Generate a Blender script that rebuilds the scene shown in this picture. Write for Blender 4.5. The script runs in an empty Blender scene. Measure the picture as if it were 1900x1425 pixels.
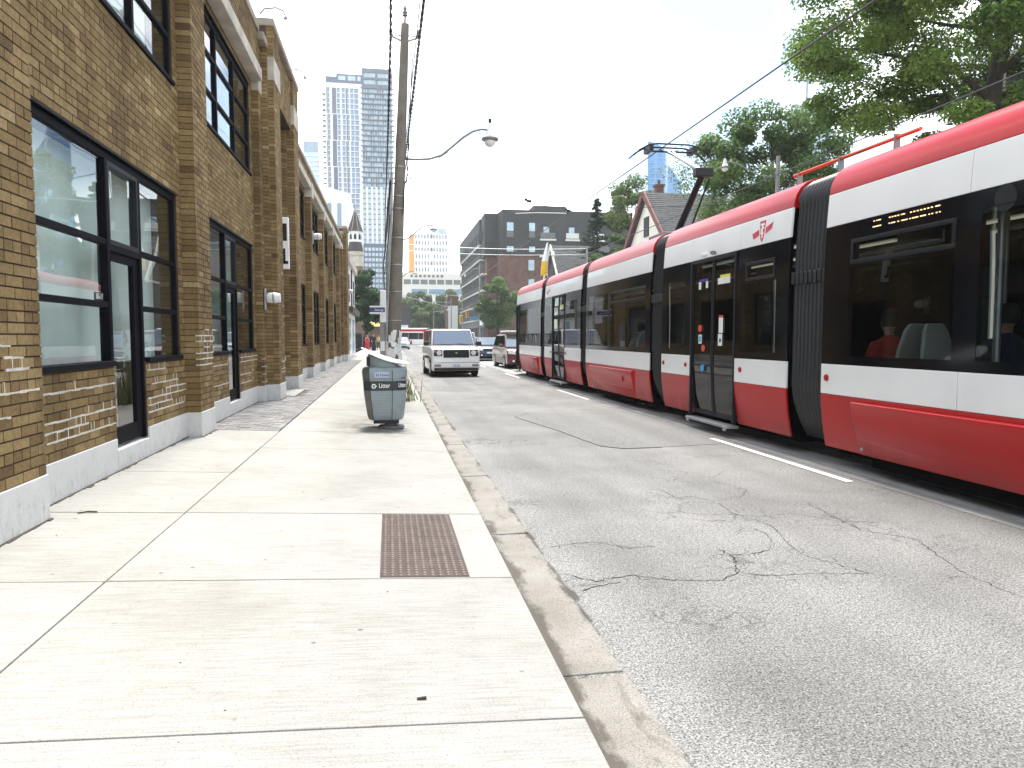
import bpy, math, random
import numpy as np
from mathutils import Vector, Matrix
random.seed(7); RNG = np.random.default_rng(7)
R = math.radians
scene = bpy.context.scene
COL = scene.collection

# ------------------------------------------------------------------ camera
cam_d = bpy.data.cameras.new('camera'); cam = bpy.data.objects.new('camera', cam_d); COL.objects.link(cam)
cam.location = (0, 0, 1.65); cam.rotation_euler = (R(90 - 3.736), 0, R(-9.636))
cam_d.sensor_width = 36; cam_d.lens = 1340 / 1900 * 36; cam_d.clip_start = 0.05; cam_d.clip_end = 3000
scene.camera = cam

# ------------------------------------------------------------------ sky, sun, exposure
SUN_EL, SUN_AZ = 68, 8          # degrees; azimuth measured from +Y (up the street) towards +X
world = bpy.data.worlds.new('World'); scene.world = world; world.use_nodes = True
wn = world.node_tree.nodes; wl = world.node_tree.links; wn.clear()
w_out = wn.new('ShaderNodeOutputWorld'); w_bg = wn.new('ShaderNodeBackground'); w_bg.inputs['Strength'].default_value = 0.11
w_sky = wn.new('ShaderNodeTexSky'); w_sky.sky_type = 'NISHITA'; w_sky.sun_disc = False
w_sky.sun_elevation = R(SUN_EL); w_sky.sun_rotation = R(SUN_AZ); w_sky.air_density = 1.0; w_sky.dust_density = 0.1
w_tc = wn.new('ShaderNodeTexCoord'); w_map = wn.new('ShaderNodeMapping'); w_map.inputs['Scale'].default_value = (1, 1, 2.2)
w_map.inputs['Location'].default_value = (3.86, 0.7, 1.56)
w_no = wn.new('ShaderNodeTexNoise'); w_no.inputs['Scale'].default_value = 2.3; w_no.inputs['Detail'].default_value = 3; w_no.inputs['Roughness'].default_value = 0.5
w_rmp = wn.new('ShaderNodeValToRGB'); w_rmp.color_ramp.elements[0].position = 0.45; w_rmp.color_ramp.elements[1].position = 0.68
w_rmp.color_ramp.elements[0].color = (0.07, 0.07, 0.07, 1); w_rmp.color_ramp.elements[1].color = (1, 1, 1, 1)
w_mix = wn.new('ShaderNodeMix'); w_mix.data_type = 'RGBA'
w_mix.inputs['B'].default_value = (10.7, 10.35, 9.75, 1)
wl.new(w_tc.outputs['Generated'], w_map.inputs['Vector']); wl.new(w_map.outputs['Vector'], w_no.inputs['Vector'])
wl.new(w_no.outputs['Fac'], w_rmp.inputs['Fac']); wl.new(w_rmp.outputs['Color'], w_mix.inputs['Factor'])
w_thin = wn.new('ShaderNodeMix'); w_thin.data_type = 'RGBA'; w_thin.blend_type = 'MULTIPLY'; w_thin.inputs['Factor'].default_value = 1.0; w_thin.inputs['B'].default_value = (0.56, 0.62, 0.60, 1)
wl.new(w_sky.outputs['Color'], w_thin.inputs['A']); wl.new(w_thin.outputs['Result'], w_mix.inputs['A']); wl.new(w_mix.outputs['Result'], w_bg.inputs['Color'])
wl.new(w_bg.outputs['Background'], w_out.inputs['Surface'])
sun_d = bpy.data.lights.new('sun', 'SUN'); sun_d.energy = 1.9; sun_d.angle = R(12); sun_d.color = (1, 0.95, 0.88)
sun = bpy.data.objects.new('sun', sun_d); COL.objects.link(sun); sun.location = (10, 20, 40)
_d = Vector((math.sin(R(SUN_AZ)) * math.cos(R(SUN_EL)), math.cos(R(SUN_AZ)) * math.cos(R(SUN_EL)), math.sin(R(SUN_EL))))
sun.rotation_euler = _d.to_track_quat('Z', 'Y').to_euler()
scene.view_settings.view_transform = 'Standard'; scene.view_settings.look = 'None'
scene.view_settings.exposure = 2.0; scene.view_settings.gamma = 1.0; scene.view_settings.use_curve_mapping = False
scene.render.engine = 'CYCLES'; scene.cycles.max_bounces = 7; scene.cycles.transparent_max_bounces = 12
scene.cycles.use_denoising = True; scene.cycles.volume_bounces = 0

# ------------------------------------------------------------------ helpers
def tag(o, label=None, cat=None, group=None, kind=None):
    if label: o['label'] = label
    if cat: o['category'] = cat
    if group: o['group'] = group
    if kind: o['kind'] = kind
    return o
def thing(name, label, cat, loc=(0, 0, 0), group=None, rz=0.0):
    o = bpy.data.objects.new(name, None); COL.objects.link(o); o.location = loc; o.rotation_euler = (0, 0, rz)
    o.empty_display_size = 0.2
    return tag(o, label, cat, group)
def top(o):
    while o.parent: o = o.parent
    return o
class MB:
    def __init__(s): s.v = []; s.f = []; s.m = []; s.t = []; s.mi = 0; s.tone = 0.5
    def add(s, vs, fs):
        n = len(s.v); s.v += [tuple(p) for p in vs]
        for f in fs: s.f.append(tuple(n + i for i in f)); s.m.append(s.mi); s.t.append(s.tone)
        return s
    def box(s, x0, x1, y0, y1, z0, z1):
        return s.add([(x0,y0,z0),(x1,y0,z0),(x1,y1,z0),(x0,y1,z0),(x0,y0,z1),(x1,y0,z1),(x1,y1,z1),(x0,y1,z1)],
              [(0,3,2,1),(4,5,6,7),(0,1,5,4),(1,2,6,5),(2,3,7,6),(3,0,4,7)])
    def hexa(s, p):   # 8 points like box()
        return s.add(p, [(0,3,2,1),(4,5,6,7),(0,1,5,4),(1,2,6,5),(2,3,7,6),(3,0,4,7)])
    def quad(s, a, b, c, d): return s.add([a, b, c, d], [(0, 1, 2, 3)])
    def bar(s, p, q, w, h, up=(0, 0, 1)):
        p = Vector(p); q = Vector(q); d = (q - p).normalized(); u = Vector(up)
        if abs(d.dot(u)) > 0.98: u = Vector((0, 1, 0))
        r = d.cross(u).normalized(); u = r.cross(d).normalized(); r *= w / 2; u *= h / 2
        return s.add([p-r-u, p+r-u, q+r-u, q-r-u, p-r+u, p+r+u, q+r+u, q-r+u],
              [(0,3,2,1),(4,5,6,7),(0,1,5,4),(1,2,6,5),(2,3,7,6),(3,0,4,7)])
    def tube(s, pts, rad, n=8, caps=True):
        pts = [Vector(p) for p in pts]
        if not hasattr(rad, '__len__'): rad = [rad] * len(pts)
        vs = []; fs = []; ref = None
        for i, p in enumerate(pts):
            d = (pts[min(i+1, len(pts)-1)] - pts[max(i-1, 0)]).normalized()
            if ref is None: ref = Vector((1, 0, 0)) if abs(d.x) < 0.9 else Vector((0, 1, 0))
            a = d.cross(ref).normalized(); b = a.cross(d).normalized(); ref = b
            for k in range(n):
                t = 2 * math.pi * k / n; vs.append(p + (a * math.cos(t) + b * math.sin(t)) * rad[i])
        for i in range(len(pts) - 1):
            for k in range(n):
                k2 = (k + 1) % n; fs.append((i*n+k, i*n+k2, (i+1)*n+k2, (i+1)*n+k))
        if caps: fs.append(tuple(range(n))[::-1]); fs.append(tuple((len(pts)-1)*n + k for k in range(n)))
        return s.add(vs, fs)
    def lathe(s, prof, n=24, c=(0, 0, 0), sx=1, sy=1, caps=True):
        vs = []; fs = []
        for r, z in prof:
            for k in range(n):
                t = 2*math.pi*k/n; vs.append((c[0]+r*sx*math.cos(t), c[1]+r*sy*math.sin(t), c[2]+z))
        for i in range(len(prof)-1):
            for k in range(n):
                k2 = (k+1) % n; fs.append((i*n+k, i*n+k2, (i+1)*n+k2, (i+1)*n+k))
        if caps: fs.append(tuple(range(n))[::-1]); fs.append(tuple((len(prof)-1)*n+k for k in range(n)))
        return s.add(vs, fs)
    def loft(s, rings, closed=True, caps=True):
        n = len(rings[0]); vs = [p for r in rings for p in r]; fs = []
        for i in range(len(rings)-1):
            for k in range(n if closed else n-1):
                k2 = (k+1) % n; fs.append((i*n+k, i*n+k2, (i+1)*n+k2, (i+1)*n+k))
        if caps and closed: fs.append(tuple(range(n))[::-1]); fs.append(tuple((len(rings)-1)*n+k for k in range(n)))
        return s.add(vs, fs)
    def prism(s, poly, axis, a, b):   # poly of 2D points; axis 'x','y','z' extrusion
        def P(u, v, w): return {'x': (w, u, v), 'y': (u, w, v), 'z': (u, v, w)}[axis]
        n = len(poly); vs = [P(u, v, a) for u, v in poly] + [P(u, v, b) for u, v in poly]
        fs = [tuple(range(n))[::-1], tuple(range(n, 2*n))] + [(k, (k+1) % n, n+(k+1) % n, n+k) for k in range(n)]
        return s.add(vs, fs)
    def build(s, name, mats, parent=None, local=False, smooth=None, bevel=0, tones=False, loc=None, seg=2):
        me = bpy.data.meshes.new(name)
        org = (0, 0, 0)
        if not local:
            if parent is not None: org = top(parent).location
            elif loc is not None: org = loc
        v = np.array(s.v, dtype=float) - np.array(org, dtype=float)
        me.from_pydata(v.tolist(), [], s.f)
        if not isinstance(mats, (list, tuple)): mats = [mats]
        for m in mats: me.materials.append(m)
        if len(mats) > 1: me.polygons.foreach_set('material_index', s.m)
        if tones:
            at = me.attributes.new('tone', 'FLOAT', 'FACE'); at.data.foreach_set('value', s.t)
        me.validate(clean_customdata=False)
        import bmesh
        if len(me.polygons) < 60000:
            bm = bmesh.new(); bm.from_mesh(me); bmesh.ops.recalc_face_normals(bm, faces=bm.faces); bm.to_mesh(me); bm.free()
        if smooth is not None:
            me.polygons.foreach_set('use_smooth', [True] * len(me.polygons)); me.set_sharp_from_angle(angle=R(smooth))
        o = bpy.data.objects.new(name, me); COL.objects.link(o)
        if parent is not None: o.parent = parent
        elif not local and loc is not None: o.location = loc
        if bevel:
            b = o.modifiers.new('bevel', 'BEVEL'); b.width = bevel; b.segments = seg; b.limit_method = 'ANGLE'; b.angle_limit = R(40)
        return o
def struct(o): o['kind'] = 'structure'; return o
def stuff(o): o['kind'] = 'stuff'; return o
def copy_tree(o, parent=None):
    c = o.copy(); COL.objects.link(c); c.parent = parent
    for ch in list(o.children): copy_tree(ch, c)
    return c
def text(body, name, mat, parent, loc, size, rot, sx=1.0, extrude=0.0015, align='CENTER', bold=0.0):
    cu = bpy.data.curves.new(name, 'FONT'); cu.body = body; cu.size = size; cu.align_x = align; cu.align_y = 'CENTER'
    cu.extrude = extrude; cu.offset = bold; cu.materials.append(mat)
    tmp = bpy.data.objects.new(name, cu); me = bpy.data.meshes.new_from_object(tmp); bpy.data.objects.remove(tmp); bpy.data.curves.remove(cu)
    o = bpy.data.objects.new(name, me); COL.objects.link(o); o.parent = parent
    org = Vector(top(parent).location) if parent is not None and not parent.get('_local') else Vector((0, 0, 0))
    o.location = Vector(loc) - org; o.rotation_euler = rot; o.scale = (sx, 1, 1)
    return o
def arc(c, r, a0, a1, n):
    return [(c[0] + r*math.cos(R(a0 + (a1-a0)*i/n)), c[1] + r*math.sin(R(a0 + (a1-a0)*i/n))) for i in range(n+1)]

# ------------------------------------------------------------------ materials
def newmat(name):
    m = bpy.data.materials.new(name); m.use_nodes = True; nt = m.node_tree
    return m, nt, nt.nodes['Principled BSDF']
def nd(nt, t, inp=None, **attr):
    n = nt.nodes.new(t)
    for k, v in attr.items(): setattr(n, k, v)
    for k, v in (inp or {}).items():
        s = n.inputs[k]
        if hasattr(v, 'is_linked') or v.__class__.__name__.startswith('NodeSocket'): nt.links.new(v, s)
        else: s.default_value = v
    return n
def pos(nt): return nd(nt, 'ShaderNodeNewGeometry').outputs['Position']
def ramp(nt, fac, stops):
    n = nd(nt, 'ShaderNodeValToRGB', {'Fac': fac}); e = n.color_ramp.elements
    while len(e) < len(stops): e.new(0.5)
    for i, (p, c) in enumerate(stops): e[i].position = p; e[i].color = tuple(c) + (1,) if len(c) == 3 else c
    return n.outputs['Color']
def noise(nt, vec, scale, detail=3, rough=0.5, dist=0):
    return nd(nt, 'ShaderNodeTexNoise', {'Vector': vec, 'Scale': scale, 'Detail': detail, 'Roughness': rough, 'Distortion': dist}).outputs['Fac']
def mul(nt, a, b): return nd(nt, 'ShaderNodeMix', {'Factor': 1.0, 'A': a, 'B': b}, data_type='RGBA', blend_type='MULTIPLY').outputs['Result']
def mixc(nt, f, a, b): return nd(nt, 'ShaderNodeMix', {'Factor': f, 'A': a, 'B': b}, data_type='RGBA').outputs['Result']
def mapr(nt, v, a, b, c, d): return nd(nt, 'ShaderNodeMapRange', {'Value': v, 'From Min': a, 'From Max': b, 'To Min': c, 'To Max': d}).outputs['Result']
def mathn(nt, op, a, b): return nd(nt, 'ShaderNodeMath', {0: a, 1: b}, operation=op).outputs[0]
def g3(v): return (v, v, v, 1)
def c4(c): return tuple(c) + (1,) if len(c) == 3 else c
def stretch(nt, vec, s): return nd(nt, 'ShaderNodeMapping', {'Vector': vec, 'Scale': s}).outputs['Vector']
def bumpn(nt, b, h, st, dist=0.01):
    n = nd(nt, 'ShaderNodeBump', {'Height': h, 'Strength': st, 'Distance': dist}); nt.links.new(n.outputs['Normal'], b.inputs['Normal'])
def M(name, col, rough=0.6, metal=0.0, var=0.12, vs=3.0, bump=0.0, bs=60.0, spec=0.5, coat=0.0, fine=0.0, fs=120.0, emit=None, es=1.0):
    m, nt, b = newmat(name); p = pos(nt)
    c = nd(nt, 'ShaderNodeRGB'); c.outputs[0].default_value = c4(col); out = c.outputs[0]
    if var:
        n = noise(nt, p, vs, 4); out = mul(nt, out, ramp(nt, n, [(0.3, (1-var,)*3), (0.7, (1+var*0.6,)*3)]))
    if fine:
        n = noise(nt, p, fs, 2); out = mul(nt, out, ramp(nt, n, [(0.3, (1-fine,)*3), (0.7, (1+fine,)*3)]))
    nt.links.new(out, b.inputs['Base Color'])
    b.inputs['Roughness'].default_value = rough; b.inputs['Metallic'].default_value = metal
    b.inputs['Specular IOR Level'].default_value = spec; b.inputs['Coat Weight'].default_value = coat; b.inputs['Coat Roughness'].default_value = 0.04
    if bump: bumpn(nt, b, noise(nt, p, bs, 4), bump)
    if emit: b.inputs['Emission Color'].default_value = c4(emit); b.inputs['Emission Strength'].default_value = es
    return m
def glass(name, tint, ior=1.7, rough=0.0, wave=0.0):
    m = bpy.data.materials.new(name); m.use_nodes = True; nt = m.node_tree; nt.nodes.clear()
    o = nd(nt, 'ShaderNodeOutputMaterial'); tr = nd(nt, 'ShaderNodeBsdfTransparent', {'Color': c4(tint)})
    gl = nd(nt, 'ShaderNodeBsdfGlossy', {'Color': (1, 1, 1, 1), 'Roughness': rough}); fr = nd(nt, 'ShaderNodeFresnel', {'IOR': ior})
    if wave:
        b = nd(nt, 'ShaderNodeBump', {'Height': noise(nt, pos(nt), 0.9, 1), 'Strength': wave, 'Distance': 0.05})
        nt.links.new(b.outputs['Normal'], gl.inputs['Normal'])
    bf = nd(nt, 'ShaderNodeNewGeometry').outputs['Backfacing']
    fac = mathn(nt, 'MULTIPLY', fr.outputs[0], mathn(nt, 'SUBTRACT', 1.0, bf))
    mx = nd(nt, 'ShaderNodeMixShader', {0: fac, 1: tr.outputs[0], 2: gl.outputs[0]}); nt.links.new(mx.outputs[0], o.inputs['Surface'])
    return m
def m_brick(name, by_object, pal):
    m, nt, b = newmat(name); p = pos(nt)
    f = nd(nt, 'ShaderNodeObjectInfo').outputs['Random'] if by_object else nd(nt, 'ShaderNodeAttribute', attribute_name='tone').outputs['Fac']
    if by_object: f = mapr(nt, f, 0, 1, 0.16, 0.82)
    c = ramp(nt, f, pal)
    c = mul(nt, c, ramp(nt, noise(nt, p, 38, 4, 0.65), [(0.3, (0.72,)*3), (0.7, (1.2,)*3)]))
    c = mul(nt, c, ramp(nt, noise(nt, p, 0.9, 4), [(0.3, (0.8, 0.78, 0.75)), (0.65, (1.08,)*3)]))
    c = mul(nt, c, ramp(nt, noise(nt, stretch(nt, p, (1.6, 1.6, 0.28)), 1.0, 5, 0.65), [(0.36, (0.72, 0.70, 0.67)), (0.52, (1.0,)*3), (0.7, (1.07,)*3)]))
    c = mixc(nt, ramp(nt, noise(nt, p, 150, 2), [(0.6, (0,)*3), (0.75, (0.35,)*3)]), c, (0.07, 0.05, 0.03, 1))
    nt.links.new(c, b.inputs['Base Color']); b.inputs['Roughness'].default_value = 0.85; b.inputs['Specular IOR Level'].default_value = 0.2
    bumpn(nt, b, noise(nt, p, 90, 4, 0.7), 0.6, 0.004)
    return m
PAL = [(0.0, (0.130, 0.083, 0.038)), (0.22, (0.190, 0.125, 0.056)), (0.55, (0.250, 0.171, 0.077)), (0.82, (0.312, 0.224, 0.109)), (1.0, (0.39, 0.292, 0.162))]
mat_brick = m_brick('buff_brick', False, PAL); mat_brick_o = m_brick('buff_brick_piece', True, PAL)
mat_mortar = M('dark_mortar', (0.06, 0.042, 0.026), 0.95, var=0.3, vs=5, bump=0.4)
mat_mortar_w = M('white_mortar', (0.55, 0.52, 0.46), 0.95, var=0.25, vs=8, bump=0.5)
mat_stone = M('limestone', (0.50, 0.46, 0.40), 0.85, var=0.25, vs=2.5, bump=0.3, fine=0.12)
mat_coping = M('weathered_coping', (0.33, 0.29, 0.24), 0.9, var=0.3, vs=2, bump=0.4, fine=0.15)
mat_black = M('black_metal', (0.006, 0.006, 0.008), 0.45, var=0.2, spec=0.3)
mat_blackframe = M('black_window_frame', (0.005, 0.005, 0.008), 0.6, var=0.25, spec=0.06)
mat_rubber = M('rubber', (0.016, 0.016, 0.018), 0.75, var=0.25, vs=6, spec=0.3, bump=0.15)
mat_steel = M('galvanised_steel', (0.42, 0.43, 0.44), 0.45, 0.7, var=0.2, vs=6)
mat_white = M('white_paint', (0.78, 0.78, 0.77), 0.5, var=0.06)
mat_blind = M('pale_interior_blind', (0.78, 0.84, 0.82), 0.8, var=0.15, vs=0.8)
mat_dark_int = M('dark_interior', (0.045, 0.047, 0.05), 0.9, var=0.3)
mat_pane = glass('window_glass', (0.94, 0.975, 0.965), 2.0, wave=0.06)
mat_pane_dk = glass('window_glass_dark', (0.5, 0.55, 0.55), 1.6, wave=0.06)
mat_yellow = M('yellow', (0.75, 0.45, 0.02), 0.5)
mat_red = M('red', (0.5, 0.02, 0.03), 0.5)
mat_grey = M('grey_metal', (0.22, 0.23, 0.24), 0.5, 0.3)

def m_plinth():
    m, nt, b = newmat('painted_plinth'); p = pos(nt)
    c = ramp(nt, noise(nt, p, 6, 5, 0.7), [(0.2, (0.42, 0.42, 0.41)), (0.42, (0.56, 0.56, 0.55)), (0.8, (0.62, 0.62, 0.61))])
    s = mathn(nt, 'ADD', noise(nt, stretch(nt, p, (30, 30, 7.0)), 1.0, 6, 0.75), mapr(nt, nd(nt, 'ShaderNodeSeparateXYZ', {0: p}).outputs['Z'], 0.22, 0.5, 0.10, -0.04))
    c = mixc(nt, ramp(nt, s, [(0.55, (0,)*3), (0.75, (0.7,)*3)]), c, (0.26, 0.25, 0.24, 1))
    nt.links.new(c, b.inputs['Base Color']); b.inputs['Roughness'].default_value = 0.8
    bumpn(nt, b, noise(nt, p, 45, 5, 0.7), 0.5, 0.006); return m
mat_plinth = m_plinth()
def m_sidewalk():
    m, nt, b = newmat('brushed_concrete'); p = pos(nt)
    c = ramp(nt, noise(nt, p, 1.1, 5, 0.6), [(0.25, (0.315, 0.308, 0.286)), (0.5, (0.375, 0.368, 0.347)), (0.8, (0.415, 0.409, 0.389))])
    br = noise(nt, stretch(nt, p, (3.5, 60, 1)), 1.0, 4, 0.7)
    c = mul(nt, c, ramp(nt, br, [(0.3, (0.80, 0.79, 0.75)), (0.6, (1.05,)*3)]))
    c = mul(nt, c, ramp(nt, noise(nt, p, 190, 2), [(0.33, (0.6,)*3), (0.46, (1,)*3)]))
    sp = nd(nt, 'ShaderNodeTexVoronoi', {'Vector': p, 'Scale': 5.5}).outputs['Distance']
    msk = mathn(nt, 'MULTIPLY', mapr(nt, sp, 0.05, 0.10, 1, 0), mapr(nt, noise(nt, p, 2.7, 2), 0.50, 0.54, 0, 0.85))
    c = mixc(nt, msk, c, (0.13, 0.12, 0.105, 1))
    st = mapr(nt, noise(nt, p, 0.7, 6, 0.68, 0.6), 0.58, 0.75, 0, 0.3)
    c = mixc(nt, st, c, (0.30, 0.28, 0.24, 1))
    c = mul(nt, c, ramp(nt, nd(nt, 'ShaderNodeObjectInfo').outputs['Random'], [(0, (0.97, 0.965, 0.955)), (1, (1.03, 1.03, 1.03))]))
    # grime spread round the foot of the litter bin
    d = nd(nt, 'ShaderNodeVectorMath', {0: stretch(nt, p, (1, 0.55, 0)), 1: (-0.25, 12.45 * 0.55, 0)}, operation='DISTANCE').outputs['Value']
    gm = mathn(nt, 'MULTIPLY', mapr(nt, d, 0.15, 1.0, 1.0, 0), mapr(nt, noise(nt, p, 3.2, 6, 0.75), 0.38, 0.62, 0.0, 1.0))
    c = mixc(nt, gm, c, (0.085, 0.072, 0.05, 1))
    nt.links.new(c, b.inputs['Base Color']); b.inputs['Roughness'].default_value = 0.85; b.inputs['Specular IOR Level'].default_value = 0.25
    bumpn(nt, b, noise(nt, stretch(nt, p, (20, 130, 20)), 1.0, 4, 0.7), 0.25, 0.004); return m
mat_sidewalk = m_sidewalk()
def m_asphalt(name, lo, mid, hi, cracks=True, grain=95):
    m, nt, b = newmat(name); p = pos(nt)
    base = ramp(nt, noise(nt, p, 0.55, 6, 0.62, 0.4), [(0.3, lo), (0.5, mid), (0.72, hi)])
    g = noise(nt, p, grain, 3, 0.75)
    c = mul(nt, base, ramp(nt, g, [(0.37, (0.16,)*3), (0.46, (0.8,)*3), (0.55, (1.25,)*3), (0.64, (1.9,)*3)]))
    g2 = noise(nt, p, 34, 3, 0.7)
    c = mul(nt, c, ramp(nt, g2, [(0.34, (0.62,)*3), (0.5, (1.0,)*3), (0.7, (1.22,)*3)]))
    tr = noise(nt, stretch(nt, p, (1.3, 0.05, 1)), 1.0, 3)
    c = mul(nt, c, ramp(nt, tr, [(0.35, (0.85,)*3), (0.65, (1.1,)*3)]))
    h = g
    if cracks:
        dv = nd(nt, 'ShaderNodeTexNoise', {'Vector': p, 'Scale': 2.6, 'Detail': 5.0, 'Roughness': 0.65})
        off = nd(nt, 'ShaderNodeVectorMath', {0: dv.outputs['Color'], 'Scale': 0.55}, operation='SCALE').outputs[0]
        pv = nd(nt, 'ShaderNodeVectorMath', {0: p, 1: off}, operation='ADD').outputs[0]
        for sc, w, lo_, hi_, st, ms in ((2.3, 0.030, 0.56, 0.64, 0.6, 0.5), (6.5, 0.06, 0.57, 0.66, 0.55, 0.8)):
            v = nd(nt, 'ShaderNodeTexVoronoi', {'Vector': pv, 'Scale': sc}, feature='DISTANCE_TO_EDGE').outputs['Distance']
            line = mapr(nt, v, w * 0.4, w, 1, 0)
            msk = mapr(nt, noise(nt, p, ms, 4), lo_, hi_, 0, st)
            c = mixc(nt, mathn(nt, 'MULTIPLY', line, msk), c, (0.03, 0.029, 0.028, 1))
        sx = nd(nt, 'ShaderNodeSeparateXYZ', {0: p}); n1 = noise(nt, stretch(nt, p, (2.2, 1.1, 1)), 1.0, 6, 0.7)
        near = mapr(nt, sx.outputs['Y'], 7.0, 4.5, -0.02, 0.035)
        seam = mathn(nt, 'ADD', mathn(nt, 'ADD', mapr(nt, sx.outputs['X'], 1.135, 1.23, 0.13, -0.25), n1), near)
        c = mixc(nt, mapr(nt, seam, 0.60, 0.70, 0, 0.85), c, (0.045, 0.042, 0.038, 1))
        c = mixc(nt, mapr(nt, sx.outputs['X'], 1.18, 1.7, 0.4, 0.0), c, mul(nt, c, g3(1.35)))
        hole = mapr(nt, noise(nt, stretch(nt, p, (1, 0.7, 1)), 1.5, 6, 0.72), 0.70, 0.76, 0, 0.8)
        c = mixc(nt, hole, c, (0.05, 0.048, 0.046, 1))
    nt.links.new(c, b.inputs['Base Color']); b.inputs['Roughness'].default_value = 0.8; b.inputs['Specular IOR Level'].default_value = 0.3
    bumpn(nt, b, h, 0.55, 0.006); return m
mat_asphalt = m_asphalt('worn_asphalt', (0.160, 0.157, 0.150), (0.208, 0.204, 0.196), (0.262, 0.257, 0.247))
mat_patch = m_asphalt('asphalt_patch', (0.180, 0.178, 0.171), (0.192, 0.190, 0.183), (0.205, 0.203, 0.196), False, 160)
def m_gutter():
    m, nt, b = newmat('stained_gutter'); p = pos(nt)
    c = ramp(nt, noise(nt, p, 1.8, 6, 0.65), [(0.25, (0.185, 0.17, 0.145)), (0.5, (0.26, 0.243, 0.215)), (0.75, (0.32, 0.303, 0.275))])
    c = mul(nt, c, ramp(nt, noise(nt, p, 130, 3), [(0.33, (0.6,)*3), (0.5, (1.0,)*3), (0.66, (1.2,)*3)]))
    st = mapr(nt, noise(nt, stretch(nt, p, (2.6, 0.9, 1)), 1.0, 6, 0.7, 0.8), 0.56, 0.66, 0, 0.8)
    c = mixc(nt, st, c, (0.095, 0.083, 0.066, 1))
    sx = nd(nt, 'ShaderNodeSeparateXYZ', {0: p}); n1 = noise(nt, stretch(nt, p, (2.2, 1.1, 1)), 1.0, 6, 0.7)
    foot = mathn(nt, 'ADD', mapr(nt, sx.outputs['X'], 0.80, 1.0, 0.26, -0.12), n1)
    c = mixc(nt, mapr(nt, foot, 0.60, 0.70, 0, 0.85), c, (0.062, 0.052, 0.040, 1))
    near = mapr(nt, sx.outputs['Y'], 7.0, 4.5, -0.02, 0.035)
    seam = mathn(nt, 'ADD', mathn(nt, 'ADD', mapr(nt, sx.outputs['X'], 0.99, 1.125, -0.22, 0.13), n1), near)
    c = mixc(nt, mapr(nt, seam, 0.60, 0.70, 0, 0.85), c, (0.045, 0.040, 0.033, 1))
    nt.links.new(c, b.inputs['Base Color']); b.inputs['Roughness'].default_value = 0.85
    bumpn(nt, b, noise(nt, p, 120, 3), 0.4, 0.005); return m
mat_gutter = m_gutter()
mat_trackbed = M('track_concrete', (0.33, 0.325, 0.31), 0.8, var=0.3, vs=1.2, bump=0.3, fine=0.2)
mat_paint = M('road_paint', (0.75, 0.75, 0.73), 0.7, var=0.2, vs=14, fine=0.1)
mat_dirt = M('crumbled_dirt', (0.075, 0.066, 0.052), 0.95, var=0.4, vs=20, bump=0.8, bs=80)
mat_rail = M('steel_rail', (0.30, 0.29, 0.28), 0.35, 0.8, var=0.25, vs=10)
def m_paver():
    m, nt, b = newmat('grey_paver'); p = pos(nt)
    c = ramp(nt, nd(nt, 'ShaderNodeAttribute', attribute_name='tone').outputs['Fac'], [(0, (0.17, 0.165, 0.16)), (0.5, (0.24, 0.235, 0.23)), (1, (0.32, 0.31, 0.30))])
    c = mul(nt, c, ramp(nt, noise(nt, p, 60, 3), [(0.3, (0.75,)*3), (0.7, (1.15,)*3)]))
    nt.links.new(c, b.inputs['Base Color']); b.inputs['Roughness'].default_value = 0.85; return m
mat_paver = m_paver()
# vehicle finishes
mat_tred = M('streetcar_red', (0.42, 0.006, 0.008), 0.3, var=0.10, vs=1.5, coat=0.12, spec=0.3)
def add_dust(m, col, z0, z1, amt):
    nt = m.node_tree; b = nt.nodes['Principled BSDF']; p = pos(nt); src = b.inputs['Base Color'].links[0].from_socket
    z = nd(nt, 'ShaderNodeSeparateXYZ', {0: p}).outputs['Z']
    f = mathn(nt, 'MULTIPLY', mapr(nt, z, z0, z1, amt, 0), mapr(nt, noise(nt, stretch(nt, p, (1, 7, 1.4)), 1.0, 5, 0.7), 0.35, 0.7, 0.15, 1))
    nt.links.new(mixc(nt, f, src, c4(col)), b.inputs['Base Color'])
    nt.links.new(mapr(nt, f, 0, 0.5, b.inputs['Roughness'].default_value, 0.75), b.inputs['Roughness'])
add_dust(mat_tred, (0.16, 0.09, 0.075), 0.24, 0.62, 0.55)
mat_twhite = M('streetcar_white', (0.80, 0.80, 0.80), 0.28, var=0.05, vs=1.2, coat=0.4)
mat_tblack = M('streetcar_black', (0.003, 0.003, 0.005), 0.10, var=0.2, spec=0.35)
mat_tglass = glass('streetcar_tinted_glass', (0.72, 0.75, 0.75), 1.36, wave=0.035)
mat_tdoor = glass('streetcar_door_glass', (0.5, 0.52, 0.52), 1.42, wave=0.02)
mat_tframe = M('charcoal_frame', (0.012, 0.013, 0.017), 0.5, var=0.2, spec=0.2)
mat_bellow = M('bellows_rubber', (0.013, 0.014, 0.018), 0.4, var=0.35, vs=5, spec=0.55)
mat_under = M('underbody', (0.003, 0.003, 0.003), 0.95, var=0.2, spec=0.05)
def leafmat(name, dark, mid, light):
    m = bpy.data.materials.new(name); m.use_nodes = True; nt = m.node_tree; nt.nodes.clear()
    o = nd(nt, 'ShaderNodeOutputMaterial')
    c = ramp(nt, nd(nt, 'ShaderNodeAttribute', attribute_name='tone').outputs['Fac'], [(0, dark), (0.5, mid), (1, light)])
    d = nd(nt, 'ShaderNodeBsdfPrincipled', {'Base Color': c, 'Roughness': 0.55, 'Specular IOR Level': 0.35})
    t = nd(nt, 'ShaderNodeBsdfTranslucent', {'Color': c})
    mx = nd(nt, 'ShaderNodeMixShader', {0: 0.42, 1: d.outputs[0], 2: t.outputs[0]}); nt.links.new(mx.outputs[0], o.inputs['Surface'])
    return m
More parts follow.
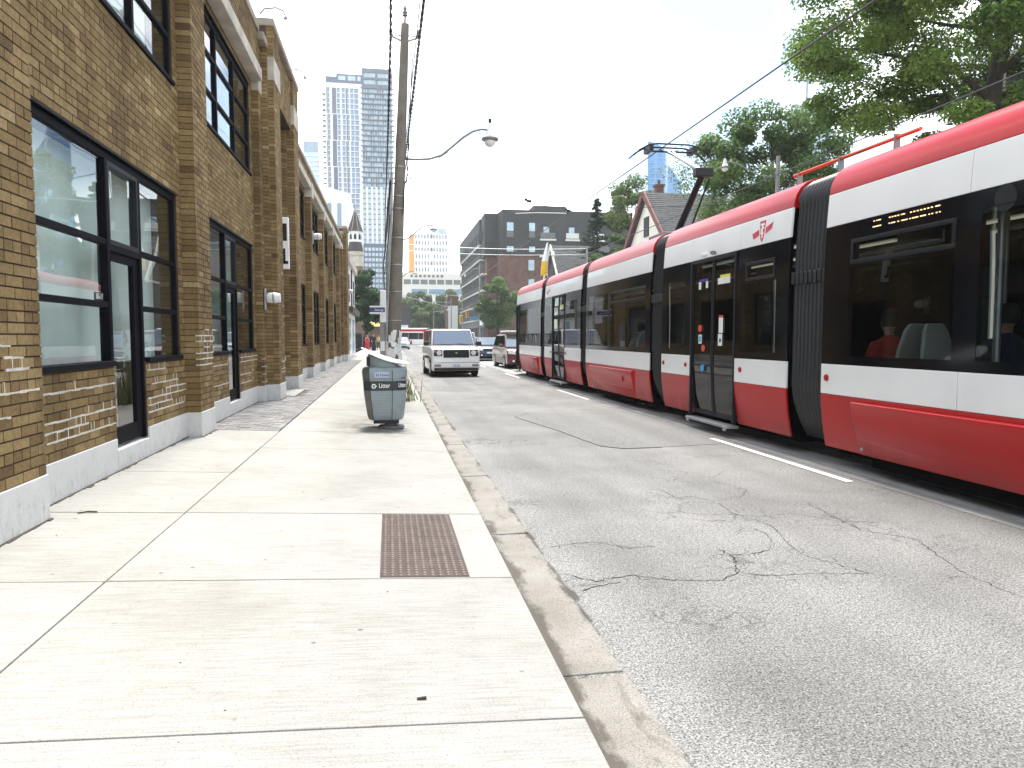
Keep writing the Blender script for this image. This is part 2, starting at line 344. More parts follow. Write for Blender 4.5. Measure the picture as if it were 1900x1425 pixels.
leaf_locust = leafmat('locust_leaves', (0.045, 0.095, 0.015), (0.11, 0.19, 0.035), (0.22, 0.32, 0.07))
leaf_dark = leafmat('dark_leaves', (0.012, 0.035, 0.014), (0.028, 0.07, 0.026), (0.06, 0.12, 0.04))
leaf_mid = leafmat('mid_leaves', (0.04, 0.08, 0.02), (0.085, 0.15, 0.04), (0.16, 0.24, 0.07))
leaf_pale = leafmat('pale_leaves', (0.06, 0.10, 0.03), (0.11, 0.165, 0.05), (0.19, 0.25, 0.09))
leaf_spruce = leafmat('spruce_needles', (0.010, 0.026, 0.014), (0.022, 0.05, 0.026), (0.045, 0.085, 0.045))
leaf_grass = leafmat('weed_leaves', (0.07, 0.09, 0.025), (0.14, 0.16, 0.045), (0.25, 0.24, 0.09))
mat_bark = M('bark', (0.045, 0.036, 0.028), 0.9, var=0.35, vs=8, bump=0.6, bs=30)

# ================================================================== GROUND, ROAD, SIDEWALK
def zs(x): return 0.08 + (0.76 - x) / 3.41 * 0.16     # the pavement falls towards the kerb
o = MB().quad((-300, -60, -0.09), (300, -60, -0.09), (300, 600, -0.09), (-300, 600, -0.09)).build('ground', M('far_ground', (0.16, 0.16, 0.13), 0.95, var=0.3, vs=0.05)); struct(o)
mb = MB()
xs = [0.7, 1.22, 3.0, 5.0, 6.7, 9.0, 12.0, 16.0]; ys = [-12 + 3 * i for i in range(90)]
for j in range(len(ys) - 1):
    for i in range(len(xs) - 1): mb.quad((xs[i], ys[j], 0), (xs[i+1], ys[j], 0), (xs[i+1], ys[j+1], 0), (xs[i], ys[j+1], 0))
road = struct(mb.build('road', mat_asphalt))
# the cut-and-filled patch in the lane
pp = [(1.95, 13.6), (2.5, 11.6), (2.9, 10.3), (3.25, 9.45), (3.6, 9.15), (4.2, 9.25), (5.42, 9.7), (5.42, 15.6), (3.6, 15.9), (2.2, 15.6)]
pp = [(2.55, 14.6), (2.75, 13.4), (2.95, 12.2), (3.05, 11.2), (3.15, 10.45), (3.42, 10.15), (4.0, 10.2), (4.8, 10.32), (5.5, 10.42), (5.5, 15.2), (4.2, 15.3), (2.95, 15.35)]
struct(MB().add([(x, y, 0.005) for x, y in pp], [tuple(range(len(pp)))]).build('road_patch', mat_patch))
mb = MB(); n = len(pp)
for i in range(6, -1, -1):
    a = pp[i]; b = pp[i-1] if i else pp[-1]
    mb.bar((a[0], a[1], 0.0065), (b[0], b[1], 0.0065), 0.05, 0.006)
struct(mb.build('patch_seal', M('tar_seal', (0.13, 0.13, 0.125), 0.5, var=0.4, vs=9)))
dash = [(7.35, 10.9), (18.3, 21.8), (28.6, 32.0), (38.9, 42.3), (49.2, 52.6), (59.5, 63)]
for a, b in dash:
    s_ = random.uniform(-.02, .02)
    struct(MB().hexa([(5.10, a, .004), (5.21+s_, a+.03, .004), (5.2, b, .004), (5.1, b+.04, .004), (5.10, a, .008), (5.21+s_, a+.03, .008), (5.2, b, .008), (5.1, b+.04, .008)]).build('lane_dash', mat_paint))
# streetcar tracks: two concrete beds with rails
for k, xc in enumerate((6.73, 10.15)):
    bed = MB(); y = -12.0
    while y < 250:
        L = 3.2; bed.box(xc - 1.22, xc + 1.22, y + 0.012, y + L - 0.012, -0.05, 0.012); y += L
    struct(bed.build('track_bed', mat_trackbed))
    for s_ in (-0.7475, 0.7475):
        r = MB(); r.box(xc + s_ - 0.035, xc + s_ + 0.035, -12, 250, -0.03, 0.018)
        r.box(xc + s_ + (0.045 if s_ < 0 else -0.06), xc + s_ + (0.06 if s_ < 0 else -0.045), -12, 250, -0.03, 0.016)
        tag(r.build('rail', mat_rail), kind='structure')
    struct(MB().box(xc - 1.40, xc - 1.225, -12, 250, -0.03, 0.006).build('track_edge', M('edge_strip', (0.27, 0.265, 0.25), 0.85, var=0.3, vs=2, fine=0.2)))
# crossing road at the far junction (flat)
struct(MB().quad((-80, 112, -0.03), (0.69, 112, -0.03), (0.69, 124, -0.03), (-80, 124, -0.03)).build('side_road', mat_asphalt))

# cracks open in the asphalt, each a ragged dark ribbon with short branches
mat_crack = M('open_crack', (.045, .043, .041), .95, var=.4, spec=.1)
CR = {'A': [(1.22, 5.45), (1.3, 5.47), (1.55, 5.53), (1.67, 5.49), (1.81, 5.33), (2.06, 5.34)],
 'B': [(1.22, 4.77), (1.35, 4.62), (1.5, 4.67), (1.65, 4.7), (1.73, 4.63), (1.88, 4.56), (2.03, 4.51), (2.22, 4.51), (2.38, 4.63), (2.53, 4.96), (2.54, 5.04), (2.5, 5.18)],
 'C': [(2.54, 5.04), (2.66, 5.0), (2.84, 5.08), (2.99, 5.19), (3.1, 5.53), (3.07, 5.7)], 'D': [(2.41, 4.62), (2.54, 4.54), (2.74, 4.53), (2.95, 4.52), (3.3, 4.45)],
 'E': [(1.22, 4.46), (1.33, 4.52), (1.52, 4.58)], 'F': [(2.88, 7.26), (2.88, 6.93), (3.05, 6.98), (3.15, 6.8), (3.26, 6.75), (3.45, 6.83)],
 'H': [(3.21, 6.64), (3.15, 6.23), (3.23, 6.02), (3.28, 5.72), (3.17, 5.36), (3.06, 4.95), (3.3, 4.45)], 'I': [(3.45, 6.91), (3.55, 6.85), (3.8, 7.19), (3.62, 7.7)],
 'J': [(3.5, 6.1), (3.7, 6.14), (3.95, 5.8), (4.3, 5.7)], 'K': [(4.07, 6.46), (3.96, 5.47), (4.23, 5.18), (3.95, 4.4), (3.94, 3.87)], 'L': [(1.3, 9.0), (1.6, 8.8), (2.0, 8.95)], 'M': [(1.6, 16), (2.2, 15.7), (2.5, 15.9)], 'N': [(3.7, 7.85), (4.1, 8.3), (4.6, 8.2)]}
crk = random.Random(12)
def ribbon(pts, w0):
    P_ = []
    for (a, b) in zip(pts[:-1], pts[1:]):
        L = math.hypot(b[0]-a[0], b[1]-a[1]); k = max(2, int(L / .028))
        for i in range(k): t = i / k; P_.append((a[0] + (b[0]-a[0])*t + crk.gauss(0, .009), a[1] + (b[1]-a[1])*t + crk.gauss(0, .009)))
    P_.append(pts[-1]); L_, R_ = [], []
    for i, p in enumerate(P_):
        q = P_[min(i+1, len(P_)-1)]; o = P_[max(i-1, 0)]; dx, dy = q[0]-o[0], q[1]-o[1]; l = math.hypot(dx, dy) or 1
        w = w0 * crk.uniform(.25, 1.0) * (.4 if i in (0, len(P_)-1) else 1); L_.append((p[0] - dy/l*w, p[1] + dx/l*w, .0025)); R_.append((p[0] + dy/l*w, p[1] - dx/l*w, .0025))
    mb = MB(); n = len(P_); mb.add(L_ + R_, [(i, i+1, n+i+1, n+i) for i in range(n-1)]); return mb, P_
for k, pts in CR.items():
    mb, P_ = ribbon(pts, .0042 if k not in 'BE' else .0058); mb.build('crack', mat_crack, road)
    for _ in range(len(pts)):
        a = crk.choice(P_); t = crk.uniform(0, 6.28); l = crk.uniform(.08, .28)
        m2, _p = ribbon([a, (a[0] + l*.5*math.cos(t), a[1] + l*.5*math.sin(t)), (a[0] + l*math.cos(t + .5), a[1] + l*math.sin(t + .5))], .0024); m2.build('crack', mat_crack, road)
# gutter
gut = MB().box(0.80, 1.20, -12, 150, -0.12, -0.01).build('gutter', mat_dirt); struct(gut)
y = -12.0; gi = 0
while y < 110:
    L = 2.55 if y < 30 else 8
    gap = 0.02
    x1 = 1.12 + random.uniform(-.015, .015)
    MB().hexa([(0.80, y+gap, -.05), (x1, y+gap, -.05), (x1+random.uniform(-.02, .02), y+L-gap, -.05), (0.80, y+L-gap, -.05),
               (0.80, y+gap, .006), (x1, y+gap, .012), (x1, y+L-gap, .012), (0.80, y+L-gap, .006)]).build('gutter_slab', mat_gutter, gut, bevel=0.008)
    y += L
# sidewalk slabs
base = MB().hexa([(-3.2, -12, -.1), (.745, -12, -.1), (.745, 112, -.1), (-3.2, 112, -.1), (-3.2, -12, zs(-3.2)-.02), (.745, -12, zs(.745)-.02), (.745, 112, zs(.745)-.02), (-3.2, 112, zs(-3.2)-.02)])
side = struct(base.build('sidewalk', mat_dirt))
def slab(x0, x1, y0, y1, g=.0055, skirt=.1):
    x0g, x1g, y0g, y1g = x0+g, x1-g, y0+g, y1-g; e = .006
    dz = random.uniform(-.002, .002)
    mb = MB(); mb.hexa([(x0g, y0g, zs(x0g)-skirt), (x1g, y0g, zs(x1g)-skirt), (x1g, y1g, zs(x1g)-skirt), (x0g, y1g, zs(x0g)-skirt),
                        (x0g, y0g, zs(x0g)+dz), (x1g, y0g, zs(x1g)+dz), (x1g, y1g, zs(x1g)+dz), (x0g, y1g, zs(x0g)+dz)])
    return mb.build('slab', mat_sidewalk, side, bevel=0.006)
jy = [-4.3, -2.5, -.72, 1.05, 2.8, 4.57, 6.28, 8.08, 9.86]
while jy[-1] < 60: jy.append(jy[-1] + 1.76)
for a, b in zip(jy[:-1], jy[1:]):
    if a < 9.5: slab(-2.9, -1.685, a, b); 
    slab(-1.685, .785, a, b, skirt=.2)
slab(-2.9, -1.685, jy[8], 11.55)
slab(-1.685, .785, jy[-1], 112, skirt=.2); slab(-2.9, -1.685, 46.2, 112)
pv = MB(); y = 11.58; row = 0
while y < 46.1:
    x = -2.9 - (0.1 if row % 2 else 0)
    while x < -1.70:
        x1 = min(x + .2, -1.70)
        if x1 > -2.88 and not (17.9 < y < 20.0 and x < -2.25):
            pv.tone = random.random(); j = random.uniform(-.004, .002)
            a, b = max(x, -2.9) + .005, x1 - .005
            if b - a > .03: pv.hexa([(a, y+.005, zs(a)-.03), (b, y+.005, zs(b)-.03), (b, y+.1, zs(b)-.03), (a, y+.1, zs(a)-.03), (a, y+.005, zs(a)+j), (b, y+.005, zs(b)+j), (b, y+.1, zs(b)+j), (a, y+.1, zs(a)+j)])
        x += .2
    y += .105; row += 1
stuff(pv.build('pavers', mat_paver, side, tones=True))
MB().hexa([(-2.9, 17.9, .1), (-2.25, 17.9, .1), (-2.25, 20.0, .1), (-2.9, 20.0, .1), (-2.9, 17.9, zs(-2.9)+.03), (-2.25, 17.9, zs(-2.25)+.02), (-2.25, 20.0, zs(-2.25)+.02), (-2.9, 20.0, zs(-2.9)+.03)]).build('doorstep', mat_sidewalk, side, bevel=.01)
# far side of the street: kerb, pavement and yards
struct(MB().box(15.9, 19.0, -12, 250, -.1, .13).build('far_sidewalk', mat_sidewalk, bevel=.02))
struct(MB().box(19.0, 120, -12, 330, -.1, .16).build('front_yards', M('yard_soil', (0.07, 0.085, 0.04), 0.95, var=0.4, vs=0.8, bump=0.5)))
struct(MB().box(-60, -2.91, -14, 330, -.1, .2).build('lot_ground', M('lot_soil', (0.2, 0.19, 0.17), 0.95, var=0.3, vs=0.5)))

# ================================================================== BRICK BUILDING (left)
P, RC = -2.62, -2.81
bld = thing('brick_building', 'long two-storey buff brick industrial building with black framed windows and white plinth', 'building', (-2.9, 24, .24))
CH = 0.083
bricks = []     # (x0,x1,y0,y1,z0,z1)
core = MB()
def rects(y0, y1, z0, z1, holes):
    ycut = sorted({y0, y1} | {h[0] for h in holes} | {h[1] for h in holes}); zc = sorted({z0, z1} | {h[2] for h in holes} | {h[3] for h in holes})
    out = []
    for a, b in zip(ycut[:-1], ycut[1:]):
        st = None
        for c, d in zip(zc[:-1], zc[1:]):
            inside = any(h[0] <= a and b <= h[1] and h[2] <= c and d <= h[3] for h in holes)
            if inside:
                if st is not None: out.append((a, b, st, c)); st = None
            elif st is None: st = c
        if st is not None: out.append((a, b, st, zc[-1]))
    return out
def run(y0, y1, X, z0, z1, holes=(), depth=.1, back=-3.15):
    holes = [h for h in holes]
    for a, b, c, d in rects(y0, y1, z0, z1, holes):
        core.box(back, X - .009, a + (.008 if a == y0 else -.0), b - (.008 if b == y1 else 0), c, d)
    nrow = int((z1 - z0) / CH)
    for r in range(nrow):
        za, zb = z0 + r * CH, z0 + (r + 1) * CH
        iv = [(y0, y1)]
        for h in holes:
            if h[2] < zb - .03 and h[3] > za + .03:
                nv = []
                for a, b in iv:
                    if h[1] <= a or h[0] >= b: nv.append((a, b)); continue
                    if h[0] > a: nv.append((a, h[0]))
                    if h[1] < b: nv.append((h[1], b))
                iv = nv
        header = (int(round(z0 / CH)) + r) % 6 == 3
        L = .122 if header else .243
        for a, b in iv:
            y = a; off = (L * .5 if r % 2 else 0)
            first = True
            while y < b - .02:
                ye = y + (L - off if first and off else L); first = False
                if ye > b - .05: ye = b
                j = random.uniform(-.0025, .002)
                bricks.append((X - depth, X + j, y + .0065, ye - .0065, za + .0065, zb - .0065)); y = ye
windows = []
W1 = [(6.25, 10.5, 1.36, 3.55), (8.08, 9.05, .48, 1.36)]; U1 = [(6.25, 10.5, 5.0, 6.86)]
W2 = [(11.72, 16.0, 1.36, 3.55), (13.48, 14.42, .48, 1.36)]; U2 = [(11.72, 16.0, 5.0, 6.86)]
Z0, ZB = .59, 7.03
run(.6, 5.2, RC, Z0, ZB)
run(5.2, 6.05, P, Z0, 6.95, depth=.2)
run(6.05, 10.71, RC, Z0, ZB, W1 + U1)
run(10.71, 11.5, P, Z0, 6.95, depth=.2)
run(11.5, 16.32, RC, Z0, ZB, W2 + U2)
run(16.32, 16.72, -2.68, Z0, 7.9, depth=.14); run(16.72, 16.84, -2.555, Z0, 7.9, depth=.14); run(16.84, 17.75, -2.43, Z0, 8.4, depth=.14)
E1 = (18.0, 19.85, .3, 2.7); EU = (18.0, 19.85, 5.0, 6.86)
run(17.75, 20.05, RC, .59, 7.1, [E1, EU]); run(17.75, 20.2, -2.5, 7.1, 8.4, depth=.2)
run(20.05, 20.2, -2.62, Z0, 7.09, depth=.2); run(20.2, 21.2, -2.43, Z0, 8.4, depth=.2); run(21.2, 21.5, -2.62, Z0, 7.9, depth=.2)
S2 = [(21.5, 26.0), (26.55, 30.85), (31.4, 35.6), (36.05, 40.5)]
ZB2 = 6.72
for a, b in S2: run(a, b, RC, Z0, ZB2, [(a+.25, b-.25, 1.36, 3.4), (a+.25, b-.25, 4.95, 6.55)])
for a, b in ((26.0, 26.55), (30.85, 31.4), (35.6, 36.05), (40.5, 41.0)): run(a, b, P, Z0, ZB2, depth=.2)
run(41.0, 43.4, RC, Z0, ZB2); run(43.4, 44.0, -2.62, Z0, 7.6, depth=.2); run(44.0, 46.0, -2.43, Z0, 8.0, depth=.2)
# parapets
for a, b in ((.6, 16.32),): run(a, b, -2.665, 7.29, 8.05)
for a, b in ((21.5, 43.4),): run(a, b, -2.665, 6.96, 7.35)
core.build('wall', mat_mortar, bld)
# body behind the facade
MB().box(-22, -6.6, .6, 46, .2, 7.6).box(-6.6, -3.2, .6, 46, 3.75, 4.75).box(-6.6, -3.2, .6, 46, 7.0, 7.6).box(-6.6, -3.2, 45.7, 46, .2, 7.6).box(-6.6, -3.2, .6, .9, .2, 7.6).build('interior_shell', mat_dark_int, bld)
# choose the 300 bricks that show largest
cr, cu_, cf = None, None, None
def px(x, y, z):
    psi, th = R(9.636), R(3.736); F = 1340
    f = (math.sin(psi)*math.cos(th), math.cos(psi)*math.cos(th), -math.sin(th)); r = (math.cos(psi), -math.sin(psi), 0)
    u = (math.sin(psi)*math.sin(th), math.cos(psi)*math.sin(th), math.cos(th))
    d = (x, y, z - 1.65); k = d[0]*f[0] + d[1]*f[1] + d[2]*f[2]
    return 950 + F*(d[0]*r[0] + d[1]*r[1])/k, 712.5 - F*(d[0]*u[0] + d[1]*u[1] + d[2]*u[2])/k
sc_ = []
for i, b in enumerate(bricks):
    if b[2] > 9 or b[2] < 4.8: continue
    u0, v0 = px(b[1], b[2], b[4]); u1, v1 = px(b[1], b[3], b[5])
    if u0 < 0 or v1 < 0 or v0 > 1425: continue
    if b[1] < -2.75 and u0 < 90: continue
    sc_.append(((u1-u0)*abs(v1-v0), i))
sc_.sort(reverse=True); chosen = {i for _, i in sc_[:300]}
ub = MB().box(-.5, .5, -.5, .5, -.5, .5)
ume = None
bm_rest = MB()
for i, b in enumerate(bricks):
    if i in chosen:
        if ume is None:
            o = ub.build('brick', mat_brick_o, local=True); ume = o.data
        else:
            o = bpy.data.objects.new('brick', ume); COL.objects.link(o)
        o.parent = bld
        o.location = Vector(((b[0]+b[1])/2, (b[2]+b[3])/2, (b[4]+b[5])/2)) - bld.location; o.scale = (b[1]-b[0], b[3]-b[2], b[5]-b[4])
    else:
        bm_rest.tone = min(1, max(0, random.gauss(.5, .2))); bm_rest.box(*b)
stuff(bm_rest.build('brickwork', mat_brick, bld, tones=True))
# repaired joints in white mortar near the foot of the near piers
wm = MB()
for (y0, y1, X, za, zb) in ((5.2, 6.05, P, .85, 1.75), (6.05, 8.05, RC, .75, 1.33), (9.1, 10.71, RC, .8, 1.33), (10.71, 11.5, P, .95, 1.85), (11.5, 13.4, RC, .8, 1.3), (14.5, 16.3, RC, .8, 1.3), (16.32, 16.72, -2.68, .7, 1.3), (16.84, 17.75, -2.43, .75, 1.2)):
    k = int((za - Z0) / CH)
    while Z0 + k * CH < zb:
        z = Z0 + k * CH; y = y0
        if random.random() < .62:
            a = y0 + random.choice((0, 0, random.uniform(0, .5))) * (y1 - y0); b = y1 - random.choice((0, random.uniform(0, .6))) * (y1 - y0)
            y = a
            while y < b:
                d = random.uniform(.06, .16); t = random.uniform(.006, .011); dz = random.uniform(-.003, .003)
                wm.box(X - .05, X + .0035, y, min(y + d, b), z - t + dz, z + t + dz); y += d
                if random.random() < .25:
                    wm.box(X - .05, X + .003, y - .012, y, z, z + CH)
        k += 1
stuff(wm.build('repointed_mortar', mat_mortar_w, bld))
# plinths
def plinth(y0, y1, X, ztop=.59, hole=None):
    seg = [(y0, y1, ztop)] if not hole else [(y0, hole[0], ztop), (hole[0], hole[1], .465), (hole[1], y1, ztop)]
    for a, b, zt in seg: MB().box(-3.1, X + .012, a + .002, b - .002, .1, zt).build('plinth', mat_plinth, bld, bevel=.006)
plinth(.6, 5.19, RC); plinth(5.19, 6.06, P); plinth(6.06, 10.7, RC, hole=(8.06, 9.07)); plinth(10.7, 11.51, P); plinth(11.51, 16.31, RC, hole=(13.46, 14.44))
plinth(16.31, 16.71, -2.68); plinth(16.71, 16.83, -2.555); plinth(16.83, 17.76, -2.43); plinth(17.76, 18.0, RC); plinth(19.85, 20.04, RC)
plinth(20.04, 20.19, -2.62); plinth(20.19, 21.21, -2.43); plinth(21.21, 21.51, -2.62)
for a, b in S2: plinth(a+.01, b-.01, RC)
for a, b in ((25.99, 26.56), (30.84, 31.41), (35.59, 36.06), (40.49, 41.01)): plinth(a, b, P)
plinth(41.02, 43.39, RC); plinth(43.39, 43.99, -2.62); plinth(43.99, 46.01, -2.43)
# dirt gathered in the open joint along the foot of the plinth
jd = MB(); rr = random.Random(31)
for (a, b, X) in ((2.5, 5.19, RC), (5.19, 6.06, P), (6.06, 10.7, RC), (10.7, 11.51, P), (11.51, 16.3, RC), (16.83, 17.76, -2.43)):
    y = a
    while y < b:
        d = rr.uniform(.05, .14); w = rr.uniform(.012, .03) + (.05 * rr.random() ** 5); z = zs(X)
        jd.hexa([(X, y, z - .02), (X + .012 + w, y, z - .02), (X + .012 + w * rr.uniform(.5, 1.1), min(y + d, b), z - .02), (X, min(y + d, b), z - .02), (X, y, z + .012), (X + .012 + w * .6, y, z + .004), (X + .012 + w * .5, min(y + d, b), z + .004), (X, min(y + d, b), z + .012)]); y += d
stuff(jd.build('joint_dirt', mat_dirt, bld))
# stone bands, pier caps and copings
for a, b in ((.6, 5.15), (6.1, 10.66), (11.55, 16.3)): MB().box(-3.0, -2.585, a, b, 7.03, 7.28).build('stone_band', mat_stone, bld, bevel=.01)
for a, b in ((5.15, 6.1), (10.66, 11.55)): MB().box(-3.0, -2.55, a, b, 6.95, 7.285).prism([(-2.553, 6.95), (-2.553, 6.70), (-2.60, 6.62), (-2.7, 6.62), (-2.7, 6.95)], 'y', a + .06, b - .06).build('pier_cap', mat_stone, bld, bevel=.01)
for a, b in S2: MB().box(-3.0, -2.585, a, b, 6.722, 6.95).build('stone_band', mat_stone, bld, bevel=.01)
for a, b in ((26.0, 26.55), (30.85, 31.4), (35.6, 36.05), (40.5, 41.0)): MB().box(-3.0, -2.56, a+.001, b-.001, 6.45, 6.955).build('pier_cap', mat_stone, bld, bevel=.01)
MB().box(-3.0, -2.585, 41.0, 43.4, 6.722, 6.95).build('stone_band', mat_stone, bld)
MB().box(-3.2, -2.62, .6, 16.3, 8.05, 8.22).build('coping', mat_coping, bld, bevel=.02)
MB().box(-3.2, -2.62, 21.5, 43.4, 7.35, 7.48).build('coping', mat_coping, bld, bevel=.02)
for a, b, X, z in ((16.30, 16.82, -2.53, 7.9), (16.82, 21.22, -2.40, 8.4), (21.22, 21.52, -2.58, 7.9), (43.38, 43.99, -2.58, 7.6), (43.99, 46.02, -2.38, 8.0)):
    MB().box(-3.2, X, a, b, z, z + .17).build('coping', mat_coping, bld, bevel=.03)
for a, b, X, z in ((16.31, 16.73, -2.665, 6.85), (16.835, 17.76, -2.415, 7.25), (20.19, 21.21, -2.415, 7.25)):
    MB().box(-3.0, X, a, b, z, z + .5).build('pier_cap', mat_stone, bld, bevel=.01)
# windows
def window(y0, y1, z0, z1, cols, rows, blind, door=None, dark=False, X=RC):
    fr = MB(); xa, xb = X - .11, X - .03; t = .055
    def bar(a, b, c, d, pr=0): fr.box(xa, xb + pr, a, b, c, d)
    bar(y0, y0 + t, z0, z1); bar(y1 - t, y1, z0, z1); bar(y0 + t, y1 - t, z1 - t * 1.6, z1)
    cs = [y0] + cols + [y1]; rs = [z0] + rows + [z1]
    for c in cols: bar(c - .038, c + .038, z0, z1 - t * 1.6, .012)
    if door:
        dy0, dy1, dz0, dz1 = door
        for a, b in ((y0, dy0), (dy1, y1)):
            fr.box(X - .13, X + .035, a + (.0 if a == y0 else .04), b - (.0 if b == y1 else .04), z0 - .01, z0 + .045)
    else: fr.box(X - .13, X + .03, y0, y1, z0 - .01, z0 + .045)
    for r in rows:
        for a, b in zip(cs[:-1], cs[1:]):
            if door and abs(a - door[0]) < .01: continue
            bar(a + .03, b - .03, r - .03, r + .03, .004)
    w = fr.build('window', mat_blackframe, bld, bevel=.006)
    pm = mat_pane_dk if dark else mat_pane
    for i, (a, b) in enumerate(zip(cs[:-1], cs[1:])):
        if door and abs(a - door[0]) < .01:
            MB().box(X - .065, X - .059, a + .07, b - .07, door[3] + .09, z1 - .12).build('pane', pm, w)
            g = MB(); g.box(xa, xb + .01, a + .03, a + .075, door[3] + .05, z1 - .09).box(xa, xb + .01, b - .075, b - .03, door[3] + .05, z1 - .09).box(xa, xb + .01, a + .075, b - .075, door[3] + .05, door[3] + .1).box(xa, xb + .01, a + .075, b - .075, z1 - .14, z1 - .09)
            g.build('vent_sash', mat_tframe, w, bevel=.005); continue
        for c, d in zip(rs[:-1], rs[1:]):
            MB().box(X - .065, X - .059, a + .04, b - .04, c + .035, d - .035).build('pane', pm, w)
    if door:
        dy0, dy1, dz0, dz1 = door
        g = MB(); g.box(X - .12, X - .02, dy0 - .04, dy0 + .03, dz0, dz1 + .05).box(X - .12, X - .02, dy1 - .03, dy1 + .04, dz0, dz1 + .05).box(X - .12, X - .02, dy0 + .03, dy1 - .03, dz1 - .02, dz1 + .05)
        g.box(X - .10, X - .045, dy0 + .035, dy0 + .12, dz0 + .02, dz1 - .025).box(X - .10, X - .045, dy1 - .2, dy1 - .035, dz0 + .02, dz1 - .025).box(X - .10, X - .045, dy0 + .12, dy1 - .2, dz0 + .02, dz0 + .2).box(X - .10, X - .045, dy0 + .12, dy1 - .2, dz1 - .11, dz1 - .025)
        dr = g.build('door', mat_blackframe, bld, bevel=.006)
        MB().box(X - .075, X - .07, dy0 + .11, dy1 - .19, dz0 + .19, dz1 - .1).build('pane', pm, dr)
        MB().tube([(X - .07, dy0 + .10, 1.42), (X - .02, dy0 + .10, 1.42), (X - .02, dy0 + .33, 1.42)], .014, 8).box(X - .075, X - .06, dy0 + .07, dy0 + .13, 1.36, 1.48).build('handle', mat_grey, dr, smooth=40)
        for kz in (.62, .68, 1.9): MB().tube([(X - .07, dy1 - .06, kz), (X - .055, dy1 - .06, kz)], .012, 8).build('bolt', mat_steel, dr)
    if blind: MB().box(X - .33, X - .325, y0 + .02, y1 - .02, (door[2] if door else z0) + .03, z1 - .02).build('blind', blind, w)
    return w
window(6.25, 10.5, 1.36, 3.55, [8.08, 9.05], [1.98, 2.62], mat_blind, (8.08, 9.05, .48, 2.56))
window(11.72, 16.0, 1.36, 3.55, [13.48, 14.42], [1.98, 2.62], M('teal_blind', (0.20, 0.27, 0.26), 0.8, var=0.3, vs=0.7), (13.48, 14.42, .48, 2.56))
mat_blind_up = M('white_blind', (0.82, 0.85, 0.85), 0.8, var=0.12, vs=0.6)
window(6.25, 10.5, 5.0, 6.86, [7.7, 9.05], [5.62, 6.24], mat_blind_up)
window(11.72, 16.0, 5.0, 6.86, [13.15, 14.57], [5.62, 6.24], mat_blind_up)
for a, b in S2:
    c = [a + .25 + (b - a - .5) / 3, a + .25 + (b - a - .5) * 2 / 3]
    window(a + .25, b - .25, 1.36, 3.4, c, [2.04, 2.72], None, dark=True)
    window(a + .25, b - .25, 4.95, 6.55, c, [5.45, 6.0], None, dark=True)
window(18.0, 19.85, 5.0, 6.86, [18.9], [5.62, 6.24], None, dark=True)
window(18.0, 19.85, .3, 2.7, [18.92], [2.1], None, dark=True)
# steel lintels over the near windows
for a, b, z in ((6.2, 10.55, 3.55), (11.68, 16.05, 3.55), (6.2, 10.55, 6.86), (11.68, 16.05, 6.86)):
    MB().box(RC - .1, RC + .012, a, b, z, z + .018).build('lintel', mat_rubber, bld)
# number strip stuck on the near window
nstrip = MB().box(RC - .058, RC - .0575, 7.76, 8.02, 2.012, 2.095).build('number_strip', mat_black, bld)
stuff(text('365-17', 'number_lettering', mat_white, bld, (RC - .0565, 7.89, 2.053), .08, (R(90), 0, R(90)), .8))
# white downlighters fixed to the piers and a roof vent arm
def sconce(y, X, z, label, s=1.0):
    t = thing('wall_light', label, 'wall light', (X, y, z), 'wall lights on the brick facade')
    MB().box(X, X + .03, y - .10*s, y + .10*s, z - .27*s, z + .2*s).build('backplate', mat_steel, t, bevel=.006)
    MB().lathe([(.06*s, 0), (.10*s, .02*s), (.115*s, .06*s), (.115*s, .22*s), (.10*s, .25*s), (.10*s, .29*s)], 20).build('lamp_head', mat_white, t, local=True, smooth=40)
    h = t.children[-1]; h.rotation_euler = (0, R(90), 0); h.location = (.03, 0, 0)
    MB().lathe([(.118*s, .14*s), (.124*s, .15*s), (.124*s, .17*s), (.118*s, .18*s)], 20).build('lamp_ring', mat_steel, t, local=True, smooth=40)
    h = t.children[-1]; h.rotation_euler = (0, R(90), 0); h.location = (.03, 0, 0)
    return t
sconce(16.52, -2.66, 2.5, 'white cylinder wall light on the stepped brick pier before the entrance')
sconce(26.3, -2.6, 5.15, 'white globe-like security light high on the farther brick pier between upper windows', .95)
sconce(45.0, -2.41, 4.4, 'small white wall light at the far end pier of the brick building', .9)
# white sign panel above the entrance
sg = thing('entrance_sign', 'white upright sign panel with bold black letter shapes above the recessed entrance', 'sign', (-2.43, 17.85, 3.3))
MB().box(-2.75, -2.30, 17.775, 17.90, 3.25, 4.45).build('sign_panel', mat_white, sg, bevel=.01)
MB().box(-2.43, -2.34, 17.765, 17.774, 3.9, 4.3).box(-2.43, -2.38, 17.765, 17.774, 3.36, 3.72).box(-2.43, -2.32, 17.765, 17.774, 3.36, 3.43).build('sign_letters', mat_black, sg)
# roof-edge floodlight brackets
for y, z in ((16.9, 8.66), (20.6, 8.66)):
    t = thing('roof_bracket', 'thin curved metal floodlight bracket on the parapet, %s one' % ('nearer' if y < 18 else 'farther'), 'bracket', (-2.6, y, z))
    MB().tube([(-2.7, y, z), (-2.6, y, z + .12), (-2.35, y, z + .16), (-2.2, y, z + .1), (-2.16, y, z - .02)], .018, 6).build('arm', mat_grey, t, smooth=40)
    MB().lathe([(.02, 0), (.04, -.03), (.04, -.06)], 10, (-2.16, y, z - .01)).build('lamp', mat_grey, t, smooth=40)

